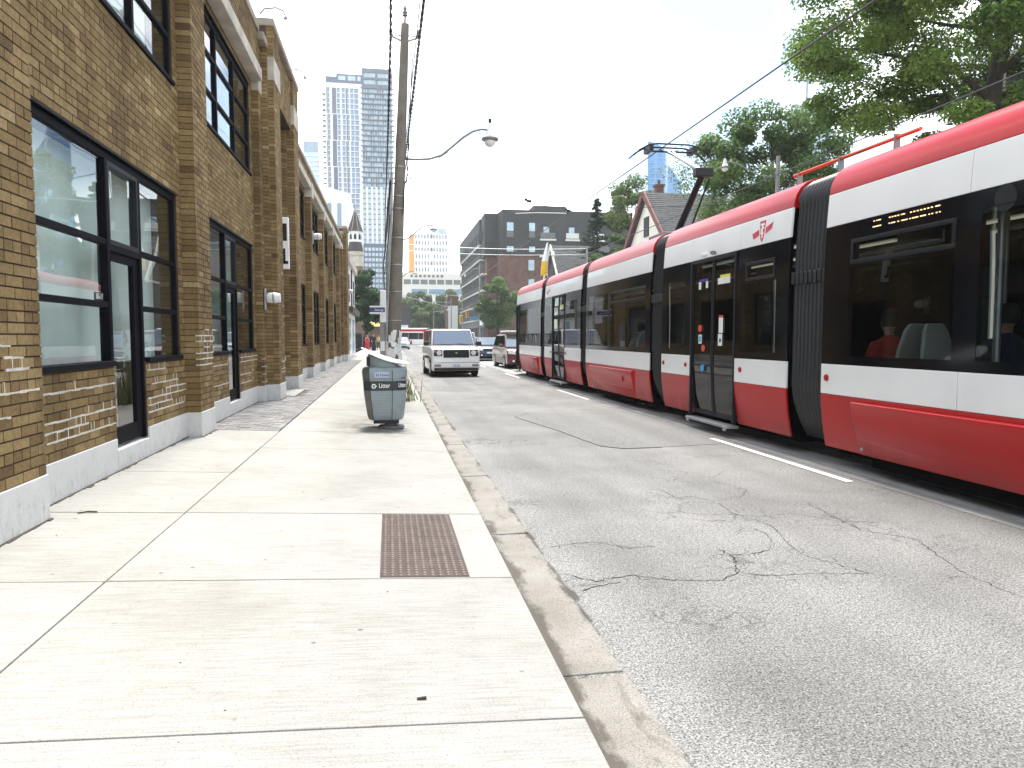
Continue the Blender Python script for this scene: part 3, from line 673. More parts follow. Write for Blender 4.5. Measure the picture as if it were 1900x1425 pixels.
# ================================================================== STREETCAR
XT = 5.46; XR = 8.0; XC = (XT + XR) / 2
tram = thing('streetcar', 'long red and white articulated streetcar with black window band and pantograph', 'streetcar', (XC, 17.2, 0))
ZS, ZL, ZW, ZT, ZU = .25, .93, 1.31, 3.02, 3.43
def side_x(z):      # body half-width profile: tucked skirt, upright side, slight tumblehome
    if z < ZL: return .09 * ((ZL - z) / (ZL - ZS)) ** 1.6
    if z < 2.2: return 0.0
    return .05 * ((z - 2.2) / 1.23) ** 2
def strip(name, y0, y1, z0, z1, mat, parent, out=.0, n=6, thick=.03, both=True, bevel=.004):
    for sgn in ((-1, 1) if both else (-1,)):
        mb = MB(); ring = []
        zsn = [z0 + (z1 - z0) * i / n for i in range(n + 1)]
        rings = []
        for y in (y0, y1):
            pts = [(side_x(z) - out, z) for z in zsn] + [(side_x(z) - out + thick, z) for z in reversed(zsn)]
            rings.append([((XT + d) if sgn < 0 else (XR - d), y, z) for d, z in pts])
        mb.loft(rings); o = mb.build(name, mat, parent, smooth=35, bevel=bevel)
    return o
ROOFP = [(.05, 3.44), (.06, 3.52), (.09, 3.61), (.145, 3.70), (.23, 3.775), (.35, 3.83), (.5, 3.862), (.7, 3.875)]
def roof(y0, y1, parent):
    def ring(y, e=0):
        L = [(XT + d, y, z - e) for d, z in ROOFP]; Rr = [(XR - d, y, z - e) for d, z in reversed(ROOFP)]
        return L + Rr + [(XR - .2, y, 3.40), (XT + .2, y, 3.40)]
    MB().loft([ring(y0), ring(y1)]).build('roof_panel', mat_tred, parent, smooth=35)
def section(y0, y1, opens, seams_up, seams_lo, doors=(), hoppers=(), bogie=None, frame_posts=()):
    """one rigid body section; opens = window openings (y0,y1,z0,z1) in the black band on the door side"""
    sh = MB()
    for sgn in (-1, 1):
        ho = [tuple(h) for h in opens] + [(d[0], d[1], ZS, 3.0) for d in doors] if sgn < 0 else [(y0 + .35, y1 - .35, 1.45, 2.9)]
        for a, b, c, d in rects(y0, y1, ZW, ZT, [(h[0], h[1], max(h[2], ZW), min(h[3], ZT)) for h in ho]):
            nz = max(1, int((d - c) / .4))
            for k in range(nz):
                za, zb = c + (d-c)*k/nz, c + (d-c)*(k+1)/nz
                e0, e1 = side_x(za), side_x(zb)
                if sgn < 0: sh.hexa([(XT+e0, a, za), (XT+e0+.05, a, za), (XT+e0+.05, b, za), (XT+e0, b, za), (XT+e1, a, zb), (XT+e1+.05, a, zb), (XT+e1+.05, b, zb), (XT+e1, b, zb)])
                else: sh.hexa([(XR-e0-.05, a, za), (XR-e0, a, za), (XR-e0, b, za), (XR-e0-.05, b, za), (XR-e1-.05, a, zb), (XR-e1, a, zb), (XR-e1, b, zb), (XR-e1-.05, b, zb)])
    # inner shell: floor, ceiling, lower walls and ends
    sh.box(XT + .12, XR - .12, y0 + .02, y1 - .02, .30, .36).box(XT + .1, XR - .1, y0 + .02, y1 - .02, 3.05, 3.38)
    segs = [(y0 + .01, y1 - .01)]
    for d in doors:
        ns = []
        for a, b in segs:
            if d[0] > a: ns.append((a, d[0]))
            if d[1] < b: ns.append((d[1], b))
        segs = ns
    for a, b in segs: sh.box(XT + .13, XT + .16, a, b, .30, 1.33)
    sh.box(XR - .16, XR - .13, y0 + .01, y1 - .01, .30, 1.33)
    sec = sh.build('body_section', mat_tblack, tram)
    # coloured side panels, split at their seams and doors
    def pieces(a, b, seams, cut):
        ys = sorted({a, b} | set(s for s in seams if a < s < b) | {v for d in cut for v in d if a < v < b}); out = []
        for p, q in zip(ys[:-1], ys[1:]):
            if not any(d[0] <= p and q <= d[1] for d in cut): out.append((p, q))
        return out
    cut = [(d[0] - .04, d[1] + .04) for d in doors]
    for p, q in pieces(y0, y1, seams_up, []): strip('upper_panel', p + .004, q - .004, ZT + .003, ZU, mat_twhite, sec, .006)
    for p, q in pieces(y0, y1, seams_lo, cut):
        strip('lower_panel', p + .004, q - .004, ZL + .003, ZW - .003, mat_twhite, sec, .006, 2)
    for p, q in pieces(y0, y1, [], cut):
        strip('skirt_panel', p + .003, q - .003, ZS, ZL - .002, mat_tred, sec, .006)
    roof(y0, y1, sec)
    MB().box(XT + .9, XR - .9, y0 + .3, y1 - .3, 3.86, 3.93).build('roof_equipment', mat_grey, sec, bevel=.03) if (y1 - y0) < 7 and y0 > 14.5 and y0 < 20 else None
    for (a, b, c, d) in opens:
        nz = 5; mb = MB(); rr = []
        for z in np.linspace(c, d, nz): rr.append([(XT + side_x(z) + .004, a - .01, z), (XT + side_x(z) + .004, b + .01, z), (XT + side_x(z) + .009, b + .01, z), (XT + side_x(z) + .009, a - .01, z)])
        mb.loft(rr).build('window_pane', mat_tglass, sec, smooth=40)
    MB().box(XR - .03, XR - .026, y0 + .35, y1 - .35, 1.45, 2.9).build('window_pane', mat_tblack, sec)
    for (a, b, c, d) in hoppers:
        f = MB(); x0 = XT + side_x(2.7) - .012; x1 = x0 + .03; t = .045
        f.box(x0, x1, a, b, d - t, d).box(x0, x1, a, b, c, c + t).box(x0, x1, a, a + t, c + t, d - t).box(x0, x1, b - t, b, c + t, d - t)
        f.build('hopper_frame', mat_tframe, sec, bevel=.006)
    for d in doors:
        a, b = d; m = (a + b) / 2
        f = MB(); x0 = XT - .012
        f.box(x0, x0 + .06, a - .04, a + .012, ZS - .02, 3.0).box(x0, x0 + .06, b - .012, b + .04, ZS - .02, 3.0).box(x0, x0 + .06, a + .012, b - .012, 2.95, 3.0)
        df = f.build('door_frame', mat_tframe, sec, bevel=.006)
        for (p, q) in ((a + .015, m - .012), (m + .012, b - .015)):
            g = MB(); t = .035
            def P_(y, z, e): return (XT + .012 + side_x(z) * .9 + e, y, z)
            zl = [ZS + .02, .6, 1.18, 1.95, 2.5, 2.94]
            for yy0, yy1 in ((p, p + t), (q - t, q)):
                g.loft([[P_(yy0, z, 0), P_(yy1, z, 0), P_(yy1, z, .03), P_(yy0, z, .03)] for z in zl])
            g.loft([[P_(p + t, z, 0), P_(q - t, z, 0), P_(q - t, z, .03), P_(p + t, z, .03)] for z in (ZS + .02, ZS + .1)])
            g.loft([[P_(p + t, z, 0), P_(q - t, z, 0), P_(q - t, z, .03), P_(p + t, z, .03)] for z in (1.13, 1.165)])
            leaf = g.build('door_leaf', mat_tframe, sec, smooth=30)
            MB().loft([[P_(p + t, z, .012), P_(q - t, z, .012), P_(q - t, z, .018), P_(p + t, z, .018)] for z in zl]).build('door_pane', mat_tdoor, sec, smooth=40)
        MB().box(XT - .09, XT + .12, a + .0, b - .0, ZS - .09, ZS - .045).box(XT - .10, XT - .07, a + .05, a + .14, ZS - .13, ZS - .06).box(XT - .10, XT - .07, b - .14, b - .05, ZS - .13, ZS - .06).build('door_step', mat_steel, sec, bevel=.006)
    if bogie:
        a, b = bogie; mb = MB(); rings = []
        for z, o_ in ((ZS - .005, .0), (.45, .022), (.7, .045), (.86, .055), (.875, .045), (.882, .02)):
            k = .12 * (1 - (z - ZS) / .65)
            rings.append([(XT + side_x(z) - .008 - o_, a + k * .5, z), (XT + side_x(z) - .008 - o_, b - k * .5, z), (XT + side_x(z) + .02, b, z), (XT + side_x(z) + .02, a, z)])
        bg = mb.loft(rings).build('bogie_cover', mat_tred, sec, smooth=50, bevel=.008)
        MB().tube([(XT - .045, a + (b-a)*.2, .66), (XT - .055, a + (b-a)*.2, .66)], .075, 20).build('access_cap', mat_tred, sec, bevel=.004)
        MB().tube([(XT + .02, b - .16, .33), (XT + .0, b - .16, .33)], .022, 10).build('latch', mat_steel, sec)
        MB().box(XT + .12, XR - .12, a + .2, b - .2, .12, .6).build('bogie', mat_under, sec)
        for yy in (a + .7, b - .7):
            for x in (XC - .75, XC + .75): MB().tube([(x - .06, yy, .33), (x + .06, yy, .33)], .32, 24).build('wheel', mat_rail, sec, smooth=40)
    MB().box(XT + .25, XR - .25, y0 + .05, y1 - .05, .17, .32).build('underframe', mat_under, sec)
    return sec
def markers(sec, ys):
    for y in ys:
        MB().tube([(XT - .004, y, 1.135), (XT - .022, y, 1.135)], .042, 18).tube([(XT - .022, y, 1.135), (XT - .03, y, 1.135)], .03, 18).build('marker_light', M('marker_red', (.35, .01, .01), .3, var=0), sec, smooth=40)
secE = section(2.9, 8.46, [(3.4, 6.0, 1.42, 2.84), (6.30, 7.93, 1.42, 2.50), (6.38, 7.85, 2.56, 2.76)], [6.16], [6.20], (), [(6.30, 7.93, 2.52, 2.81)], (3.2, 7.78))
secD = section(9.28, 13.98, [(9.62, 10.66, 1.42, 2.47), (9.72, 10.46, 2.55, 2.73), (12.85, 13.75, 1.42, 2.72)], [10.75, 12.58], [], [(10.87, 12.53)], [(9.66, 10.52, 2.51, 2.79)])
secC = section(14.68, 19.73, [(14.95, 17.5, 1.42, 2.45), (15.0, 17.4, 2.52, 2.72), (17.68, 19.5, 1.42, 2.75)], [17.34], [17.34], (), [(14.95, 17.45, 2.48, 2.76)], (15.7, 19.2))
secB = section(20.33, 25.25, [(20.7, 22.1, 1.42, 2.75), (24.2, 25.0, 1.42, 2.75)], [22.2, 24.1], [], [(22.3, 23.98)])
secA = section(25.92, 31.0, [(26.2, 28.4, 1.42, 2.75), (28.6, 30.2, 1.42, 2.75)], [28.5], [28.5], [(30.3, 30.98)], (), (26.4, 29.6))
markers(secE, [8.33]); markers(secD, [13.85, 12.75, 10.62]); markers(secB, [22.1, 24.2])
# tapered ends
for y0, y1, y2, sgn in ((31.0, 31.75, 32.2, 1), (2.9, 2.1, 1.55, -1)):
    def nose(name, zpts, mat, i0, i1):
        rings = []
        for y, k in ((y0, 0), ((y0 + y1) / 2, .05), (y1, .16), (y2, .5)):
            L = [(XT + side_x(z) + k, y - sgn * (max(0, z - 1.6) * .22 * k * 1.6), z) for z in zpts]
            Rr = [(XR - side_x(z) - k, y - sgn * (max(0, z - 1.6) * .22 * k * 1.6), z) for z in reversed(zpts)]
            rings.append(L + Rr)
        return MB().loft(rings).build(name, mat, tram, smooth=40)
    nose('end_skirt', [ZS, .5, .75, ZL], mat_tred, 0, 0); nose('end_panel', [ZL + .003, 1.15, ZW], mat_twhite, 0, 0)
    nose('end_glass', [ZW + .003, 1.8, 2.4, ZT - .003], mat_tblack, 0, 0); nose('end_upper_panel', [ZT, 3.2, ZU], mat_twhite, 0, 0)
    rings = []
    for y, k, e in ((y0, 0, 0), ((y0 + y1) / 2, .04, .01), (y1 - sgn*.05, .16, .06), (y2 - sgn*.32, .42, .18)):
        rings.append([(XT + d + k, y, max(3.44, z - e)) for d, z in ROOFP] + [(XR - d - k, y, max(3.44, z - e)) for d, z in reversed(ROOFP)])
    MB().loft(rings).build('end_roof', mat_tred, tram, smooth=40)
# articulation bellows
for (a, b) in ((8.46, 9.28), (13.98, 14.68), (19.73, 20.33), (25.25, 25.92)):
    rings = []; n = 9
    zz = [.27, .34, .46, .62, .80, 1.0, 1.5, 2.2, 2.8, 3.2, 3.42]
    def prof(off):
        L = []
        for z in zz:
            e = .05 + off + (.26 * ((1.0 - z) / .73) ** 1.8 if z < 1.0 else side_x(z)); L.append((XT + e, z))
        L += [(XT + .09 + off, 3.55), (XT + .16 + off, 3.68), (XT + .3 + off, 3.78 - off*.5), (XT + .5 + off, 3.83 - off*.6), (XC, 3.85 - off*.6)]
        return L + [(XC*2 - x, z) for x, z in reversed(L[:-1])]
    for i in range(n * 6 + 1):
        y = a + .01 + (b - a - .02) * i / (n * 6); off = .07 * (1 - abs(math.sin(math.pi * i / 6)) ** .8)
        rings.append([(x, y, z) for x, z in prof(off)])
    bl = MB().loft(rings, caps=False).build('bellows', mat_bellow, tram, smooth=60)
    for i in range(8):
        y = a + (b - a) * (i + .5) / 8
        MB().box(XT + .02, XT + .06, y - .035, y + .03, 2.36 + .012 * (i % 2), 2.52 + .012 * (i % 2)).build('bellows_strap', mat_bellow, bl, bevel=.008)
    MB().box(XT + .4, XR - .4, a, b, .2, .5).build('coupling', mat_under, bl)
# destination display with lit amber dots
dd = MB().box(XT + .022, XT + .06, 6.50, 7.70, 2.835, 3.0).build('destination_display', mat_black, tram)
led = M('amber_led', (.9, .6, .3), .5, var=0, emit=(1, .62, .3), es=.4); ld = MB()
def dots(z, spans):
    for a, b in spans: ld.box(XT + .012, XT + .0225, 7.62 - b, 7.62 - a, z, z + .011)
dots(2.965, [(.07+.0, .085), (.12, .13), (.15, .19)] + [(.33 + .045 * i, .35 + .045 * i) for i in range(4)] + [(.52, .53), (.545, .575)] + [(.66 + .05*i, .68 + .05*i) for i in range(7)] + [(1.02, 1.08)])
dots(2.90, [(.06, .2), (.33, .345), (.365, .43), (.47, .49), (.53, .62), (.65, .665), (.69, .78), (.81, .89), (.93, .945), (.97, .99), (1.03, 1.05), (1.075, 1.09)])
stuff(ld.build('led_dots', led, dd))
# air grille and bellows hook
MB().tube([(XT + .018, 5.75, 2.9), (XT + .014, 5.75, 2.9)], .12, 24).build('speaker_grille', mat_rubber, tram)
# transit crest on the upper panels
mat_crest = M('crest_red', (.55, .02, .06), .4, var=.05); mat_crestw = M('crest_white', (.85, .83, .83), .4, var=0)
def crest(yc, zc, s):
    """transit emblem: shield with monogram and two wings, lying on the curved panel"""
    def g(pts, lift, mat, nm, parent):   # pts in (right, up) as seen from the street; right = -Y
        q = [(yc - u * s, zc + v * s) for u, v in pts]; n = len(q)
        mb = MB().add([(XT + side_x(z) - .0085 - lift, y, z) for y, z in q] + [(XT + side_x(z) - .004, y, z) for y, z in q],
                      [tuple(range(n)), tuple(range(n, 2 * n))[::-1]] + [(k, (k+1) % n, n + (k+1) % n, n + k) for k in range(n)])
        return mb.build(nm, mat, parent)
    root = g([(-.23, .36), (.23, .36), (.16, -.2), (.09, -.34), (0, -.42), (-.09, -.34), (-.16, -.2)], 0, mat_crestw, 'crest', tram)
    g([(-.19, .32), (.19, .32), (.125, -.18), (.07, -.29), (0, -.36), (-.07, -.29), (-.125, -.18)], .001, mat_crest, 'crest_shield', root)
    g([(.19, -.12), (.56, -.0), (.64, .2), (.22, .08)], .001, mat_crest, 'crest_wing', root); g([(-.19, -.12), (-.54, -.2), (-.64, -.02), (-.22, .07)], .001, mat_crest, 'crest_wing', root)
    g([(-.12, .24), (.12, .24), (.12, .17), (.035, .17), (.035, -.22), (-.035, -.22), (-.035, .17), (-.12, .17)], .002, mat_crestw, 'crest_monogram', root)
    g([(-.10, .10), (-.055, .10), (-.055, -.05), (.08, -.05), (.08, -.10), (-.10, -.10)], .002, mat_crestw, 'crest_monogram', root)
    g([(.035, .12), (.10, .12), (.10, .07), (.035, .07)], .002, mat_crestw, 'crest_monogram', root)
crest(10.08, 3.22, .47); crest(24.75, 3.215, .34)
# door notices and push buttons
def note(y0, y1, z0, z1, col, nm='notice', x=XT - .006):
    MB().box(x + side_x((z0+z1)/2) * .9 + .012, x + side_x((z0+z1)/2) * .9 + .016, y0, y1, z0, z1).build(nm, col, tram)
mb_blue = M('notice_blue', (.03, .03, .28), .5, var=0); mb_cyan = M('notice_cyan', (.05, .35, .7), .5, var=0); mb_yel = M('notice_yellow', (.75, .68, .06), .5, var=0); mb_redn = M('notice_red', (.6, .07, .04), .5, var=0)
for dy in (0, 11.43):
    note(11.88 + dy, 12.26 + dy, 2.62, 2.665, mb_blue); note(12.16 + dy, 12.26 + dy, 2.49, 2.618, mat_white); note(11.88 + dy, 11.97 + dy, 2.5, 2.618, mat_white)
    note(11.06 + dy, 11.42 + dy, 2.635, 2.68, mb_yel); note(11.06 + dy, 11.5 + dy, 2.53, 2.633, mat_white)
note(11.28, 11.43, 1.715, 1.97, mat_white); note(11.28, 11.43, 1.97, 2.01, mb_redn); note(11.30, 11.45, 1.50, 1.70, mat_white)
for yy in (11.34, 11.37): note(yy, yy + .03, 1.56, 1.62, mat_black, x=XT - .008)
note(12.10, 12.23, 1.53, 1.69, mat_white); note(12.125, 12.205, 1.56, 1.66, mb_cyan, x=XT - .008)
def knob(y, z, r, m): MB().tube([(XT + .012, y, z), (XT - .004, y, z)], r, 18).build('push_button', m, tram, smooth=40)
knob(12.16, 1.80, .065, mb_redn); knob(12.02, 1.45, .06, mb_redn); knob(12.04, 1.10, .06, mb_cyan)
# grab cameras above the door
for y in (11.62, 12.0): MB().lathe([(.0, -.05), (.045, -.04), (.05, 0)], 12, (XT - .03, y, 3.09)).box(XT - .06, XT, y - .02, y + .02, 3.09, 3.105).build('door_camera', mat_white if y > 11.8 else mat_grey, tram, smooth=40)
# mirror-line rail on the roof edge and orange wand clipped over section E
MB().tube([(XT + .62, 10.25, 4.08), (XT + .62, 7.6, 4.05)], .026, 8).build('trolley_wand', M('orange_wand', (.65, .07, .02), .4), tram, smooth=40)
for y in (10.1, 9.1, 8.0): MB().box(XT + .58, XT + .66, y - .012, y + .012, 3.8, 4.1).build('wand_bracket', mat_grey, tram)
# roof boxes seen over the shoulder
for (a, b, z, m) in ((14.9, 15.9, 4.02, mat_grey), (20.6, 21.8, 4.0, mat_grey), (12.7, 13.8, 3.98, mat_steel)):
    MB().box(XT + .85, XR - .7, a, b, 3.86, z).build('roof_box', m, tram, bevel=.03)
fins = MB()
for i in range(14): fins.box(XT + .78, XT + .84, 12.7 + i * .08, 12.74 + i * .08, 3.86, 3.98)
stuff(fins.build('cooling_fins', mat_grey, tram))
# pantograph
pan = MB().box(XC - .5, XC + .5, 15.9, 16.9, 3.92, 4.06).build('pantograph_base', mat_grey, tram, bevel=.01)
hinge, elbow, head = (XC, 16.35, 4.1), (XC, 14.95, 5.2), (XC, 16.85, 6.12)
MB().tube([hinge, elbow], [.085, .07], 10).build('lower_arm', mat_black, pan, smooth=40)
MB().tube([(XC + .22, 16.2, 4.05), (XC + .05, 14.75, 5.02)], .022, 6).build('tie_rod', mat_black, pan)
MB().tube([elbow, (XC - .06, 16.85, 6.1)], [.05, .025], 8).tube([(XC + .06, 15.0, 5.2), (XC + .06, 16.85, 6.1)], [.04, .02], 8).build('upper_arm', mat_steel, pan, smooth=40)
MB().box(XC - .2, XC + .2, 14.86, 15.06, 5.1, 5.28).build('elbow_joint', mat_black, pan, bevel=.02)
for yy in (16.68, 17.02):
    pts = [(XC - .98, yy, 5.94), (XC - .82, yy, 6.08), (XC - .6, yy, 6.2), (XC - .4, yy, 6.235), (XC + .4, yy, 6.235), (XC + .6, yy, 6.2), (XC + .82, yy, 6.08), (XC + .98, yy, 5.94)]
    MB().tube(pts, .02, 6).build('contact_horn', mat_black, pan, smooth=40)
MB().tube([(XC - .55, 16.85, 6.1), (XC + .55, 16.85, 6.1)], .025, 6).box(XC - .6, XC - .5, 16.64, 17.06, 6.06, 6.2).box(XC + .5, XC + .6, 16.64, 17.06, 6.06, 6.2).tube([(XC - .1, 16.4, 5.9), (XC - .25, 16.85, 6.14)], .015, 5).build('head_frame', mat_black, pan)
# interior: seats, poles, ceiling light strips (things inside the car)
seatm = M('seat_grey', (.30, .33, .33), .5, var=.1); seatb = M('seat_blue', (.02, .03, .2), .6, var=.2)
def seat(x, y, face, label, h=.62):
    t = thing('seat', label, 'seat', (x, y, .75), 'seats inside the streetcar'); f = face
    MB().box(x - .22, x + .22, y - .22, y + .22, 1.02 - .12, 1.02).build('cushion', seatb, t, bevel=.03)
    b = y - f * .24
    rings = []
    for z, w, dy in ((1.0, .22, 0), (1.25, .225, -.02), (1.5, .2, -.05), (1.72, .15, -.09), (1.80, .10, -.11)):
        rings.append([(x - w, b + f * dy, z), (x + w, b + f * dy, z), (x + w, b + f * (dy - .05), z), (x - w, b + f * (dy - .05), z)])
    MB().loft(rings).build('backrest', seatm, t, smooth=40, bevel=.02)
    MB().box(x - .05, x + .05, y - .1, y + .1, .36, .9).build('pedestal', mat_grey, t)
    return t
seat(5.92, 7.72, 1, 'pale grey streetcar seat back behind the passenger in red')
seat(5.95, 6.75, -1, 'blue cushioned streetcar seat facing away just right of the red passenger')
seat(5.95, 5.0, 1, 'streetcar seat by the window at the right picture edge')
seat(5.95, 16.6, 1, 'streetcar seat behind the middle section window')
for (x, y) in ((5.80, 6.12), (6.9, 7.2), (6.9, 11.8)):
    tag(MB().tube([(x, y, .36), (x, y, 3.06)], .022 if x > 6 else .035, 10).build('grab_pole', mat_steel, smooth=40, loc=(x, y, .36)), {5.80: 'steel grab pole beside the seam of the nearest streetcar windows', 6.9: 'steel grab pole inside the streetcar near the red passenger' if y < 9 else 'steel grab pole inside the streetcar door vestibule'}[x], 'pole', 'poles inside the streetcar')
for y0, y1 in ((3.2, 8.2), (9.5, 13.8)):
    for x in (6.25, 7.25): MB().box(x - .03, x + .03, y0, y1, 3.03, 3.048).build('ceiling_light', M('interior_lamp', (.9, .9, .8), .5, var=0, emit=(1, .93, .7), es=.12), tram)

# ================================================================== LITTER BIN
BX, BY = -.07, 12.32; BZ = zs(BX)
mat_bin = M('bin_grey', (.245, .29, .315), .45, var=.12, vs=6, fine=.05); mat_bin_shade_foot = M('bin_shade_and_foot_grey', (.12, .125, .12), .5, var=.15, vs=5)  # darker grey for building-facing panels has their shade painted in; foot shares it
mat_binband = M('bin_band', (.028, .034, .043), .45, var=.15); mat_lid = M('bin_lid', (.62, .68, .67), .35, var=.15, vs=3); mat_seam = M('bin_seam', (.02, .022, .024), .7, var=0)
mat_lab = M('bin_label', (.42, .48, .62), .5, var=.05); mat_labt = M('label_blue', (.03, .08, .33), .5, var=0)
bin_ = thing('litter_bin', 'grey street litter bin with tilted white lid and dark Litter band on the sidewalk', 'litter bin', (BX, BY, BZ))
PLAN = [(-.265, -.30), (.11, -.30), (.20, -.285), (.30, -.235), (.355, -.15), (.365, 0), (.33, .20), (.11, .30), (-.265, .30), (-.37, .17), (-.385, 0), (-.37, -.15)]
def binring(k, z, sh=0): return [(BX + sh + x * k, BY + y * k, BZ + z) for x, y in PLAN]
LV = [(.73, .15), (.78, .17), (.82, .22), (.90, .45), (.955, .645)]
mbx = MB()
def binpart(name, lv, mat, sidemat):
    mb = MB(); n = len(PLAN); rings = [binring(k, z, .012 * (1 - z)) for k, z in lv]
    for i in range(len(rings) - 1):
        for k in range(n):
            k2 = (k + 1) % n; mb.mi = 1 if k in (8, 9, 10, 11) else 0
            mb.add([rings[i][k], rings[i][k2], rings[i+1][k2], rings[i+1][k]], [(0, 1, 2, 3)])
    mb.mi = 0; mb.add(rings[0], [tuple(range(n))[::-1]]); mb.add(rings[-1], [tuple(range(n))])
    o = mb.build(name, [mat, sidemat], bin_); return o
binpart('lower_panel', LV, mat_bin, mat_bin_shade_foot); binpart('word_band', [(.945, .647), (.95, .65), (.965, .80), (.96, .803)], mat_binband, mat_binband)
binpart('ridge', [(.965, .804), (.985, .81), (.985, .825), (.97, .835)], mat_bin, mat_bin_shade_foot)
binpart('upper_panel', [(.955, .836), (.985, .845), (1.0, .94), (.985, .99), (.93, 1.02), (.86, 1.03)], mat_bin, mat_bin_shade_foot)
for x in (-.262, .115):
    s = MB(); pts = [(BX + .012 * (1 - z) + x * k, BY - .30 * k - .001, BZ + z) for k, z in LV[1:] + [(.96, .65), (.972, .8), (.99, .83), (1.0, .94), (.985, .985)]]
    s.tube(pts, .0055, 5).build('panel_seam', mat_seam, bin_)
# collar with the slot under the lid
mb = MB(); n = 28; rings = []
def lidz(x, y): return 1.165 - .33 * x + .06 * y
for q in (0, 1):
    rg = []
    for k in range(n):
        t = 2 * math.pi * k / n; x, y = .30 * math.cos(t) + .012, .235 * math.sin(t)
        rg.append((BX + x, BY + y, BZ + (1.0 if q == 0 else lidz(x, y) - .02 - (.03 if x > .15 else 0))))
    rings.append(rg)
mb.loft(rings).build('collar', mat_bin, bin_, smooth=50)
MB().box(BX - .305, BX - .22, BY - .12, BY + .1, BZ + 1.05, BZ + 1.2).build('slot', mat_seam, bin_, bevel=.01)
rings = []
for kx, dz in ((.9, -.012), (1.0, 0), (1.0, .008), (.97, .016), (.6, .03), (.05, .04)):
    rings.append([(BX + .005 + .40 * kx * math.cos(t), BY - .01 + .31 * kx * math.sin(t), BZ + lidz(.40 * kx * math.cos(t), .31 * kx * math.sin(t)) + dz - .05 * (1 - kx) * 0 + .05 * (math.cos(t) * kx) ** 2) for t in np.linspace(0, 2 * math.pi, 41)[:-1]])
MB().loft(rings).build('lid', mat_lid, bin_, smooth=40)
MB().box(BX - .2, BX + .22, BY - .19, BY + .19, BZ + .09, BZ + .152).build('tray', mat_seam, bin_, bevel=.01)
MB().lathe([(.22, 0), (.22, .03), (.2, .045), (.1, .05), (.1, .1)], 28, (BX + .09, BY - .02, BZ + .004)).build('foot', mat_bin_shade_foot, bin_, smooth=40)
# raised dimples
dm = MB()
for i in range(7):
    for j in range(8):
        z = .25 + .05 * j; k = .82 + (.955 - .82) * (z - .22) / .425
        for x in ([-.20 + .05 * i] if i < 6 else []): dm.box(BX + x * k - .012, BX + x * k + .012, BY - .30 * k - .004, BY - .30 * k + .01, BZ + z, BZ + z + .006)
stuff(dm.build('raised_dimples', M('bin_dimple', (.33, .375, .39), .4, var=0), bin_))
fx = (R(90), 0, 0)
def fy(z):
    for (k0, z0), (k1, z1) in zip(LV[:-1] + [(.95, .65), (.985, .845)], LV[1:] + [(.965, .80), (1.0, .94)]):
        if z0 <= z <= z1: return BY - .30 * (k0 + (k1 - k0) * (z - z0) / (z1 - z0))
    return BY - .30
text('Litter', 'band_word', mat_white, bin_, (BX - .015, fy(.72) - .004, BZ + .728), .105, fx, .78, bold=.0015)
text('Litter', 'band_word', mat_white, bin_, (BX + .275, BY - .258, BZ + .735), .105, (R(90), 0, R(29)), .6, bold=.0015)
MB().box(BX - .17, BX + .06, fy(.9) - .004, fy(.9) + .02, BZ + .862, BZ + .955).build('label', mat_lab, bin_)
text('Toronto', 'label_word', mat_labt, bin_, (BX - .015, fy(.9) - .006, BZ + .905), .05, fx, .8, bold=.0012)
for x, w in ((-.145, .016), (-.118, .016)):
    MB().prism([(BX + x, BZ + .885), (BX + x + w, BZ + .885), (BX + x + w * .6, BZ + .928), (BX + x + w * .1, BZ + .934)], 'y', fy(.9) - .0065, fy(.9) - .0045).build('label_emblem', mat_labt, bin_)
text('Toronto', 'small_mark', mat_seam, bin_, (BX + .29, BY - .252, BZ + .86), .028, (R(90), 0, R(29)), .8)
# recycling triangle: three chasing arrows
for a in (90, 210, 330):
    c, s = math.cos(R(a)), math.sin(R(a)); cx, cz = BX - .185, BZ + .722
    def tr(u, v): return (cx + (u * c - v * s), cz + (u * s + v * c))
    MB().prism([tr(.016, -.03), tr(.016, .012), tr(.008, .012), tr(.026, .034), tr(.044, .012), tr(.036, .012), tr(.036, -.022)], 'y', fy(.72) - .005, fy(.72) - .002).build('recycling_arrow', mat_white, bin_)

# ================================================================== IRON TACTILE PLATE
mat_iron = M('rusty_iron', (.092, .070, .060), .7, .3, var=.35, vs=7, bump=.4, fine=.2)
plx0, plx1, ply0, ply1 = -.075, .50, 4.585, 6.25
plate = thing('iron_plate', 'rusty brown cast iron plate with rows of studs set flush in the sidewalk', 'metal plate', ((plx0+plx1)/2, (ply0+ply1)/2, zs(.2)))
def pz(x): return zs(x) + .002
for i in range(3):
    a, b = ply0 + (ply1 - ply0) * i / 3, ply0 + (ply1 - ply0) * (i + 1) / 3
    MB().hexa([(plx0, a+.002, pz(plx0)-.03), (plx1, a+.002, pz(plx1)-.03), (plx1, b-.002, pz(plx1)-.03), (plx0, b-.002, pz(plx0)-.03), (plx0, a+.002, pz(plx0)+.003), (plx1, a+.002, pz(plx1)+.003), (plx1, b-.002, pz(plx1)+.003), (plx0, b-.002, pz(plx0)+.003)]).build('plate_panel', mat_iron, plate)
st = MB(); gr = MB()
for i in range(11):
    x = plx0 + .03 + (plx1 - plx0 - .06) * i / 10
    for j in range(34):
        y = ply0 + .03 + (ply1 - ply0 - .06) * j / 33
        st.lathe([(.0165, 0), (.015, .005), (.011, .0065)], 10, (x, y, pz(x) + .0025))
    if i < 10:
        xm = x + .0255
        for q in (-.008, 0, .008): gr.box(xm + q - .0022, xm + q + .0022, ply0 + .01, ply1 - .01, pz(xm), pz(xm) + .0045)
stuff(st.build('studs', M('stud_iron', (.17, .125, .105), .5, .4, var=.3, vs=9), plate, smooth=40)); stuff(gr.build('ribs', mat_iron, plate))

